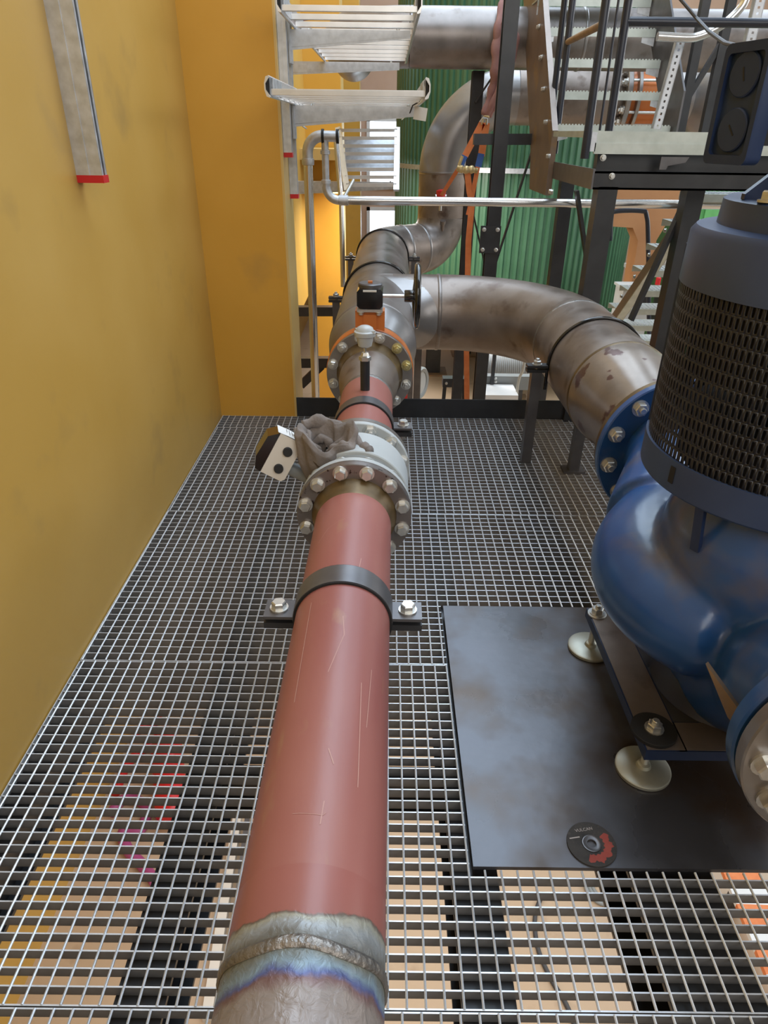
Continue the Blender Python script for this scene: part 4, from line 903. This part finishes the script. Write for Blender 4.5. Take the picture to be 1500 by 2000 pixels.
for k in range(40): link('grating_bar', gmesh, la, (1.02+k*.055, 0, 0))
q = P(1325, 312, 3.83); obj('hanging_bracket', MB().prism([(-.09, .012), (-.09, -.045), (-.055, -.045), (-.05, -.028), (.035, -.012), (.05, .012)], q, (1, 0, 0), (0, 0, 1), .008), 'clampsteel', la)
for p_ in ((1195, 344), (1178, 308)): link('bolt', SMALL, la, P(*p_, 3.849), (pi/2, 0, 0))
for i, (px0, py0, px1, py1, Y, wd, lab) in enumerate(((1176, 372, 1157, 570, 3.9, .10, 'black square post under the landing front corner'), (1106, 352, 1090, 500, 4.95, .085, 'black post under the landing rear corner'), (1350, 372, 1300, 640, 4.25, .10, 'black post under the landing right of the bolted stringer'))):
    p = P(px0, py0, Y); q = P(px1, py1, Y); x = (p.x+q.x)/2
    o = obj('landing_post', MB().bb((x-wd/2, Y-wd/2, FZ), (x+wd/2, Y-wd/2+.01, p.z+.02)).bb((x-wd/2, Y-wd/2+.01, FZ), (x-wd/2+.01, Y+wd/2, p.z+.02)).bb((x+wd/2-.01, Y-wd/2+.01, FZ), (x+wd/2, Y+wd/2, p.z+.02)), 'black'); tag(o, lab, 'post', 'posts of the stair landing')
for i, (a_, b_, Y, lab) in enumerate((((1334, 402), (1232, 625), 4.3, 'black flat diagonal brace from post down to the brown pipe'), ((1126, 372), (1148, 520), 4.6, 'thin black brace between the two left landing posts'), ((1190, 420), (1165, 560), 4.4, 'narrow black strut beside the landing front post'))):
    o = obj('landing_brace', MB().bar(P(*a_, Y), P(*b_, Y), .06, .02), 'black'); tag(o, lab, 'brace', 'braces of the stair landing')
hr_ = thing('handrail', 'dark navy tube handrail of the stair landing', 'handrail', (1.07, 3.85, 1.3))
def vt(px, py, py2, Y, r, z0=None, name='post'):
    q = P(px, py, Y); p2 = P(px, py2, Y); obj(name, MB().tube([(q.x, Y, p2.z if z0 is None else z0), (q.x, Y, 2.6)], r, 14), 'navy', hr_); return q.x
xb = vt(1142, 305, 310, 3.82, .021); xc = vt(1190, 250, 262, 3.95, .021); xa2 = vt(1083, 300, 300, 4.95, .021); xa1 = vt(1070, 290, 300, 5.05, .019); xb2 = vt(1172, 250, 255, 3.9, .006)
zr = P(1230, 42, 3.95).z
obj('rail', MB().tube([(xc, 3.95, zr), (3.3, 3.95, zr)], .02, 14), 'navy', hr_)
pa, pb_ = P(1094, 82, 4.95), P(1165, 47, 3.82)
obj('rail', MB().tube([(xa2, 4.95, pa.z), (xb, 3.82, pb_.z)], .017, 12), 'castrust', hr_, 'brownish side rail')
for (px0, py0, px1, py1) in ((1385, 0, 1322, 255), (1432, 0, 1372, 255)):
    Y = 5.0; x = (P(px0, py0, Y).x+P(px1, py1, Y).x)/2
    o = obj('rail_post', MB().bb((x-.025, Y-.025, 1.52), (x+.025, Y+.025, 2.8)), 'black'); tag(o, ['black square post behind the bent conduit left of the pair', 'black square post next to the terminal box right of the pair'][px0 > 1400], 'post', 'black posts at the back of the landing')
o = obj('rail_brace', MB().bar(P(1408, 85, 5.0), P(1308, 250, 5.0), .03, .03), 'black'); tag(o, 'thin black diagonal between the rear landing posts', 'brace')

# upper stair flight
us = thing('stair_flight', 'upper stair flight with galvanized serrated treads and brown stringers', 'stair', (1.4, 4.9, 1.3))
for i in range(8):
    Y = 4.9+.2*i; z = 1.565+.188*i; x0 = 1.052-.012*i+.02*0; x1 = 1.775
    o = obj('tread', MB().bb((x0, Y, z-.045), (x1, Y+.005, z)).bb((x0, Y+.005, z-.012), (x1, Y+.22, z-.004)), 'tread', us, None)
    m = MB()
    for k in range(36): m.bb((x0+(x1-x0)*k/36, Y, z), (x0+(x1-x0)*(k+.55)/36, Y+.004, z+.006))
    obj('serration', m, 'tread', o)
    for x, s_ in ((x0, -1), (x1, 1)):
        obj('tread_bracket', MB().prism([(0, 0), (-.085*s_, 0), (-.085*s_, -.045), (0, -.065)], (x, Y+.01, z-.03), (1, 0, 0), (0, 0, 1), .004), 'galv', o)
for x, mt, nm in ((1.02, 'brownst', 0), (1.79, 'clampsteel', 1)):
    m = MB(); y0, z0 = 4.82, 1.48; g_ = .2; h_ = .188
    lo = -.30; 
    q = [(4.80, 1.17), (5.35, 1.17), (5.45, 1.40), (6.4, 2.42), (6.4, 3.1), (4.80, 1.53)] if nm == 0 else [(4.82, 1.50), (4.98, 1.48), (6.6, 3.0), (6.6, 3.25), (6.4, 3.25), (4.82, 1.75)]
    m.prism(q, (x-.006, 0, 0), (0, 1, 0), (0, 0, 1), .012); obj('stringer', m, mt, us)
    if nm == 0:
        obj('stringer_flange', MB().bb((x-.006, 4.79, 1.17), (x+.03, 4.80, 1.53)), mt, us)
        obj('stringer_flange', MB().bar((x+.012, 4.80, 1.53), (x+.012, 6.4, 3.1), .036, .008), 'steel', us, 'worn upper flange')
        for i in range(-2, 8):
            for dz in (0, .045): link('bolt', SMALL, us, (x-.007, 4.98+.2*i+dz, 1.58+.188*i), (0, -pi/2, 0))
# perforated struts, conduit, cable
def perf_strip(label, p0, p1, wd, n):
    m = MB(); p0 = Vector(p0); p1 = Vector(p1); d = (p1-p0); u = d.normalized(); s_ = u.cross(Vector((0, 1, 0))).normalized(); L = d.length/n; hw_ = wd/2; h = wd*.13; hl = L*.20
    t_ = thing('perforated_strut', label, 'strut', tuple(p0), 'perforated struts near the terminal box')
    for k in range(n):
        c = p0+u*L*(k+.5); o4 = [(-hw_, -L/2), (hw_, -L/2), (hw_, L/2), (-hw_, L/2)]; i4 = [(-h, -hl), (h, -hl), (h, hl), (-h, hl)]
        m.add([c+s_*a+u*b_ for a, b_ in o4+i4], [(0, 1, 5, 4), (1, 2, 6, 5), (2, 3, 7, 6), (3, 0, 4, 7)])
    obj('strip', m, 'galv', t_)
    m = MB(); m.bar(p0-s_*hw_+Vector((0, .02, 0)), p1-s_*hw_+Vector((0, .02, 0)), .003, .04, (0, 1, 0)); m.bar(p0+s_*hw_+Vector((0, .02, 0)), p1+s_*hw_+Vector((0, .02, 0)), .003, .04, (0, 1, 0)); obj('flange', m, 'galv', t_)
perf_strip('galvanized perforated strut leaning below the bent conduit', P(1283, 252, 4.4), P(1331, 78, 4.4), .042, 14)
perf_strip('galvanized perforated strut above the dark terminal box', P(1466, 82, 4.4), P(1493, -30, 4.4), .05, 9)
cpts = [P(1284, 71, 4.3), P(1340, 74, 4.3), P(1365, 71, 4.3), P(1395, 58, 4.3), P(1425, 38, 4.3), P(1452, 8, 4.3), P(1460, -20, 4.3)]
o = obj('bent_conduit', fold(cpts, .021, 0), 'silver'); tag(o, 'shiny bent conduit tube right of the stair treads', 'conduit')
o = obj('hanging_cable', MB().tube([P(1322, -10, 3.6), P(1360, 35, 3.5), P(1385, 62, 3.2), P(1416, 84, 2.0), TB(.03, -.02, bz1-.02)], [.007, .007, .007, .005, .004], 8), 'cable'); tag(o, 'dark grey cable running down to the terminal box', 'cable')

# ------------------------------------------------------------------ lower stair flight behind the pump
ls = thing('stair_flight', 'lower stair flight with pale perforated treads descending behind the pump', 'stair', (2.3, 5.0, FZ))
for k in range(9):
    h = .315+.187*k; z = CAM_H-h; Y = 4.62+.212*k
    o = obj('tread', MB().bb((1.90, Y, z-.006), (2.85, Y+.24, z)).bb((1.90, Y, z-.045), (2.85, Y+.006, z-.006)).bb((1.90, Y+.234, z-.045), (2.85, Y+.24, z-.006)), 'tread', ls)
    m = MB()
    for j in range(30):
        x = 1.93+.031*j; m.prism([(0, 0), (.012, 0), (.028, .18), (.016, .18)], (x, Y+.03, z), (1, 0, 0), (0, 1, 0), .004)
    obj('anti_slip_pattern', m, 'galv', o)
def stringer(x, mt, lab):
    y0, z0, y1, z1 = 4.45, CAM_H-.20, 6.6, CAM_H-.20-.187/.212*2.15
    o = obj('stringer', MB().prism([(y0, z0-.20), (y0, z0+.02), (y1, z1+.02), (y1, z1-.20)], (x-.005, 0, 0), (0, 1, 0), (0, 0, 1), .010), mt, ls, lab)
    obj('stringer_flange', MB().bar((x-.03, y0, z0-.20), (x-.03, y1, z1-.20), .06, .008), 'tread', o)
    for k in range(8): link('bolt', SMALL, o, (x-.006, 4.70+.212*k, z0-.06-.187*(k+.6)+.0), (0, -pi/2, 0))
stringer(1.885, 'brownst', 'rusty brown stringer with a row of bolts'); stringer(2.86, 'brownst', 'rusty brown stringer')

# ------------------------------------------------------------------ far right side: panels, boards, machines
def panel(name, label, cat, px0, py0, px1, py1, Y, mat, dep=.05, group=None):
    a = P(px0, py1, Y); b_ = P(px1, py0, Y); o = obj(name, MB().bb((min(a.x, b_.x), Y, a.z), (max(a.x, b_.x), Y+dep, b_.z)), mat); return tag(o, label, cat, group)
o = thing('brown_duct', 'orange-brown sheet duct with wide head behind the landing posts', 'duct', tuple(P(1262, 560, 8.6)))
hd_ = [P(1188, 350, 8.6), P(1345, 350, 8.6), P(1335, 432, 8.6), P(1300, 440, 8.6), P(1282, 470, 8.6), P(1266, 600, 8.6), P(1226, 600, 8.6), P(1246, 470, 8.6), P(1236, 445, 8.6), P(1188, 442, 8.6)]
obj('duct_body', MB().prism([(p.x, p.z) for p in hd_], (0, 8.9, 0), (1, 0, 0), (0, 0, 1), .3), 'brown', o)
obj('duct_leg', MB().bb((P(1228, 600, 8.6).x, 8.65, FZ), (P(1264, 600, 8.6).x, 8.85, P(1250, 598, 8.6).z)), 'brown', o)
o = thing('green_container', 'bright green flat-sided container far behind the lower stair', 'container', (P(1420, 500, 10.5).x, 10.5, FZ))
a = P(1345, 520, 10.5); b_ = P(1560, 340, 10.5)
obj('side_wall', MB().bb((a.x, 10.5, FZ), (b_.x, 12.5, b_.z)), 'greenb', o)
for k in range(5): obj('rib', MB().bb((a.x+.05+.5*k, 10.46, FZ), (a.x+.15+.5*k, 10.5, b_.z)), 'greenb', o)
o = obj('loop_handle', fold([P(1192, 470, 7.2), P(1194, 425, 7.2), P(1202, 413, 7.2), P(1252, 412, 7.2), P(1263, 422, 7.2), P(1266, 480, 7.2), P(1268, 700, 7.2)], .022, 0), 'navy'); tag(o, 'navy bent tube handle loop between the landing posts', 'handle')
o = thing('machine_box', 'grey-blue machine box behind the lower stair treads', 'machine', (P(1240, 600, 8.2).x, 8.2, FZ))
q0 = P(1212, 600, 8.2); q1 = P(1275, 566, 8.2)
obj('housing', MB().bb((q0.x, 8.2, FZ), (q1.x, 8.5, q1.z)), 'paleg', o); obj('lid', MB().bb((q0.x-.02, 8.18, q1.z), (q1.x+.02, 8.52, q1.z+.03)), 'paleg', o)
obj('panel', MB().bb((q1.x-.15, 8.19, q1.z-.18), (q1.x-.03, 8.2, q1.z-.06)), 'rubber', o)
o = thing('machine_box', 'dark machine block standing right of the grey-blue machine box', 'machine', (P(1330, 600, 8.6).x, 8.6, FZ))
q0 = P(1292, 600, 8.6); q1 = P(1350, 575, 8.6)
obj('housing', MB().bb((q0.x, 8.6, FZ), (q1.x, 8.9, q1.z)), 'clampsteel', o)
obj('vent_slot', MB().bb((q0.x+.05, 8.59, q1.z-.25), (q1.x-.05, 8.6, q1.z-.2)), 'rubber', o)
obj('red_cap', MB().lathe([(.03, 0), (.03, .08), (.015, .09)], P(1284, 556, 8.55), Z, 12), 'redplastic', o)
for i, (px, py, s_, mt, lab) in enumerate(((1264, 500, .18, 'white', 'white paper sack on the far bench left of the stair'), (1318, 495, .15, 'box', 'beige sack on the far bench behind the black brace'), (1372, 492, .14, 'white', 'white canister on the far bench near the green container'))):
    c = P(px, py, 9.2); c.z = P(1300, 505, 9.2).z-.12; o = obj('sack', MB().lathe([(.01, 0), (s_*.9, .02), (s_, s_*.5), (s_*.9, s_*1.3), (s_*.4, s_*1.6), (.01, s_*1.65)], c, Z, 14), mt); tag(o, lab, 'sack', 'sacks on the far bench')
q = P(1300, 510, 9.2)
be = thing('bench', 'pale bench top carrying white sacks beyond the lower stair', 'bench', (q.x, 9.2, FZ))
zt = P(1300, 505, 9.2).z-.12
obj('bench_top', MB().bb((P(1240, 510, 9.2).x, 8.95, zt-.05), (P(1420, 510, 9.2).x, 9.6, zt)), 'paleg', be)
for px in (1250, 1300, 1350, 1400): x = P(px, 510, 9.2).x; obj('leg', MB().bb((x-.03, 9.0, FZ), (x+.03, 9.06, zt-.05)), 'clampsteel', be)

# ------------------------------------------------------------------ things on the lower floor beyond the toe plate
o = thing('red_cabinet', 'red cabinet with white side strip standing on the lower floor right of header', 'cabinet', (P(795, 760, 8.0).x, 8.0, FZ))
q0 = P(778, 780, 8.0); q1 = P(801, 680, 8.0); obj('cabinet_body', MB().bb((q0.x, 8.0, FZ), (q1.x, 8.5, q1.z+.3)), 'redpaint', o)
q2 = P(810, 700, 8.0); obj('side_strip', MB().bb((q1.x+.001, 8.02, FZ), (q2.x, 8.1, q1.z)), 'white', o)
obj('door', MB().bb((q0.x+.03, 7.985, FZ+.1), (q1.x-.02, 8.0, q1.z+.2)), 'redpaint', o)
obj('reflector', MB().box(P(796, 722, 7.98), (.05, .008, .08)), 'zincy', o)
o = thing('red_hose', 'red hose hanging beside the red cabinet', 'hose', tuple(P(814, 720, 8.6)))
obj('hose', MB().tube([P(813, 672, 8.6), P(813, 700, 8.6), P(812, 712, 8.6)], .05, 12), 'redplastic', o); obj('hose_end', MB().tube([P(812, 712, 8.6), P(809, 730, 8.6)], .045, 12), 'castrust', o)
c = P(818, 748, 8.4); o = thing('cart_wheel', 'grey cart wheel leaning near the red cabinet', 'wheel', tuple(c))
obj('tyre', MB().lathe([(.15, -.04), (.19, -.05), (.21, -.03), (.21, .03), (.19, .05), (.15, .04)], c, (1, -.55, 0), 32, closed=True), 'meterd', o); obj('wheel_disc', MB().disc(c, (1, -.55, 0), .15, .03, 28), 'paleg', o)
o = thing('floor_box', 'small black bracket box near the black column foot', 'box', tuple(P(890, 752, 7.5)))
q = P(888, 745, 7.5); obj('box_body', MB().box(q, (.28, .12, .10)), 'black', o)
for sx in (-.11, .11): obj('leg', MB().bar(q+Vector((sx, 0, -.05)), (q.x+sx*1.4, q.y, FZ), .04, .04, (0, 1, 0)), 'black', o)
obj('cap_screw', MB().lathe([(.015, 0), (.015, .02)], q+Vector((-.10, -.06, .0)), (0, -1, 0), 10), 'zinc', o)
x_ = P(936, 740, 6.9).x; o = obj('channel_post', MB().bb((x_-.045, 6.9, FZ), (x_+.045, 6.91, P(936, 640, 6.9).z)).bb((x_-.045, 6.91, FZ), (x_-.035, 6.97, P(936, 640, 6.9).z)).bb((x_+.035, 6.91, FZ), (x_+.045, 6.97, P(936, 640, 6.9).z)), 'clampsteel'); tag(o, 'dark grey channel post below the branch pipe', 'post')
du = thing('ribbed_duct', 'pale grey ribbed duct lying below the branch pipe', 'duct', tuple(P(990, 735, 7.4)))
d0 = P(935, 716, 7.4); d1 = P(1052, 714, 7.4); rs_ = []; pr_ = []
for k in range(61):
    pr_.append((.155+(.008 if k % 2 else 0), (d1-d0).length*k/60))
obj('duct_tube', MB().lathe(pr_, d0, (d1-d0), 32), 'paleg', du, ang=60)
for px in (950, 1040): q = P(px, 730, 7.4); obj('duct_leg', MB().bb((q.x-.03, 7.38, FZ), (q.x+.03, 7.44, q.z)), 'clampsteel', du)
ch = thing('grey_channel_beam', 'grey steel channel beam with bolts below the ribbed duct', 'beam', tuple(P(1000, 750, 6.95)))
q0, q1 = P(944, 761, 6.95), P(1052, 736, 6.95); obj('web', MB().bb((q0.x, 6.95, q0.z), (q1.x, 6.962, q1.z)).bb((q0.x, 6.962, q0.z), (q1.x, 7.05, q0.z+.012)).bb((q0.x, 6.962, q1.z-.012), (q1.x, 7.05, q1.z)), 'meterd', ch)
for p_ in ((968, 739), (968, 746), (1042, 740), (1042, 747)): link('bolt', SMALL, ch, P(*p_, 6.949), (pi/2, 0, 0))
for px in (965, 1045): q = P(px, 760, 7.0); obj('beam_leg', MB().bb((q.x-.03, 6.97, FZ), (q.x+.03, 7.03, q0.z+.012)), 'clampsteel', ch)
x_ = P(964, 720, 6.9).x; o = obj('drop_rod', MB().bb((x_-.018, 6.90, P(960, 751, 6.9).z), (x_+.018, 6.935, P(962, 640, 6.9).z)), 'black'); tag(o, 'thin black flat rod in front of the ribbed duct', 'rod')
wb = thing('white_box', 'long white box lid visible just above the toe plate', 'box', tuple(P(970, 790, 6.6)))
q0, q1 = P(940, 800, 6.6), P(1008, 771, 6.6); obj('box_body', MB().bb((q0.x, 6.6, q0.z), (q1.x, 6.9, q1.z-.05)), 'white', wb); obj('box_lid', MB().bb((q0.x-.02, 6.58, q1.z-.05), (q1.x+.02, 6.92, q1.z)), 'white', wb)
for px in (948, 1000): q = P(px, 800, 6.6); obj('box_leg', MB().bb((q.x-.03, 6.65, FZ), (q.x+.03, 6.7, q0.z)), 'clampsteel', wb)
o = obj('hanging_cable', fold([P(1026, 690, 6.7), P(1022, 720, 6.7), P(1014, 740, 6.7), P(1010, 765, 6.7), P(1009, 800, 6.7)], .014, 0), 'pcable'); tag(o, 'pale cable hanging in front of the grey channel beam', 'cable')

# ------------------------------------------------------------------ things seen through the grating on the lower floor
def low(px, py, z=FZ): return PZ(px, py, z)
q = low(338, 1600); q.z = FZ
o = thing('gas_cylinder', 'bright red cylinder lying on the lower floor, seen through the left grating', 'cylinder', tuple(q))
a_ = low(338, 1600, FZ+.13); b_ = low(322, 1425, FZ+.13); d_ = (b_-a_).normalized(); L = (b_-a_).length
obj('bottle', MB().lathe([(.01, 0), (.08, .01), (.10, .05), (.10, L-.16), (.07, L-.08), (.03, L-.04), (.03, L)], a_, d_, 28), 'redplastic', o)
obj('valve_cap', MB().lathe([(.03, 0), (.045, .01), (.045, .08), (.02, .09)], a_+d_*L, d_, 16), 'zinc', o)
def hose(name, label, pts, r, mt, cat='hose'):
    o = obj(name, fold([low(x, y, FZ+r) for x, y in pts], r, 0), mt); return tag(o, label, cat)
hose('purple_hose', 'magenta rubber hose coiled on the lower floor beside the red cylinder', [(215, 1590), (245, 1560), (285, 1575), (275, 1620), (240, 1625), (250, 1660), (278, 1690), (302, 1720)], .032, 'purple')
hose('red_hose', 'dark red hose lying on the lower floor above the magenta hose', [(262, 1432), (290, 1415), (320, 1410), (300, 1450), (270, 1470), (245, 1500), (225, 1550)], .03, 'redpaint')
hose('loose_cable', 'dark cable looping over the lower floor below the plate front edge', [(1060, 1745), (1045, 1790), (1050, 1850), (1075, 1910), (1105, 1960), (1125, 2010)], .012, 'cable', 'cable')
for i, r_ in enumerate((0, 9, 18)):
    hose('cable_coil', ['outermost grey cable of the loops under the plate edge', 'middle grey cable of the loops under the plate edge', 'innermost grey cable of the loops under the plate edge'][i], [(1140+r_*.8, 1722), (1150+r_*.6, 1745-r_*.3), (1172+r_*.3, 1764-r_*.5), (1205, 1768-r_*.4), (1222, 1760-r_*.2)], .011, 'meterd', 'cable')
bd = thing('barrier_board', 'orange and white barrier board on the lower floor at bottom right', 'barrier', tuple(low(1480, 1800)))
p0, p1 = low(1440, 1690, FZ+.25), low(1560, 1960, FZ+.25); d_ = (p1-p0); n_ = 6
for k in range(n_):
    obj('stripe', MB().bar(p0+d_*k/n_, p0+d_*(k+1)/n_, .20, .03), 'strap' if k % 2 == 0 else 'white', bd)
for f in (.12, .88): obj('board_leg', MB().bb((p0+d_*f)-Vector((.03, .03, .25)), (p0+d_*f)+Vector((.03, .03, -.015))), 'black', bd)
# wooden and steel uprights glimpsed left of the pipe under the grating
for i, (a_, b_, wd, mt, lab) in enumerate((((405, 1990), (470, 1560), .05, 'box', 'pale wooden batten on the lower floor left of the pipe'), ((436, 2000), (484, 1600), .03, 'clampsteel', 'dark steel bar on the lower floor left of the pipe'), ((455, 2000), (500, 1620), .03, 'pcable', 'thin pale strip on the lower floor closest to the pipe'))):
    o = obj('batten', MB().bar(low(*a_, FZ+.03), low(*b_, FZ+.03), wd, .06), mt); tag(o, lab, 'batten', 'battens under the grating')
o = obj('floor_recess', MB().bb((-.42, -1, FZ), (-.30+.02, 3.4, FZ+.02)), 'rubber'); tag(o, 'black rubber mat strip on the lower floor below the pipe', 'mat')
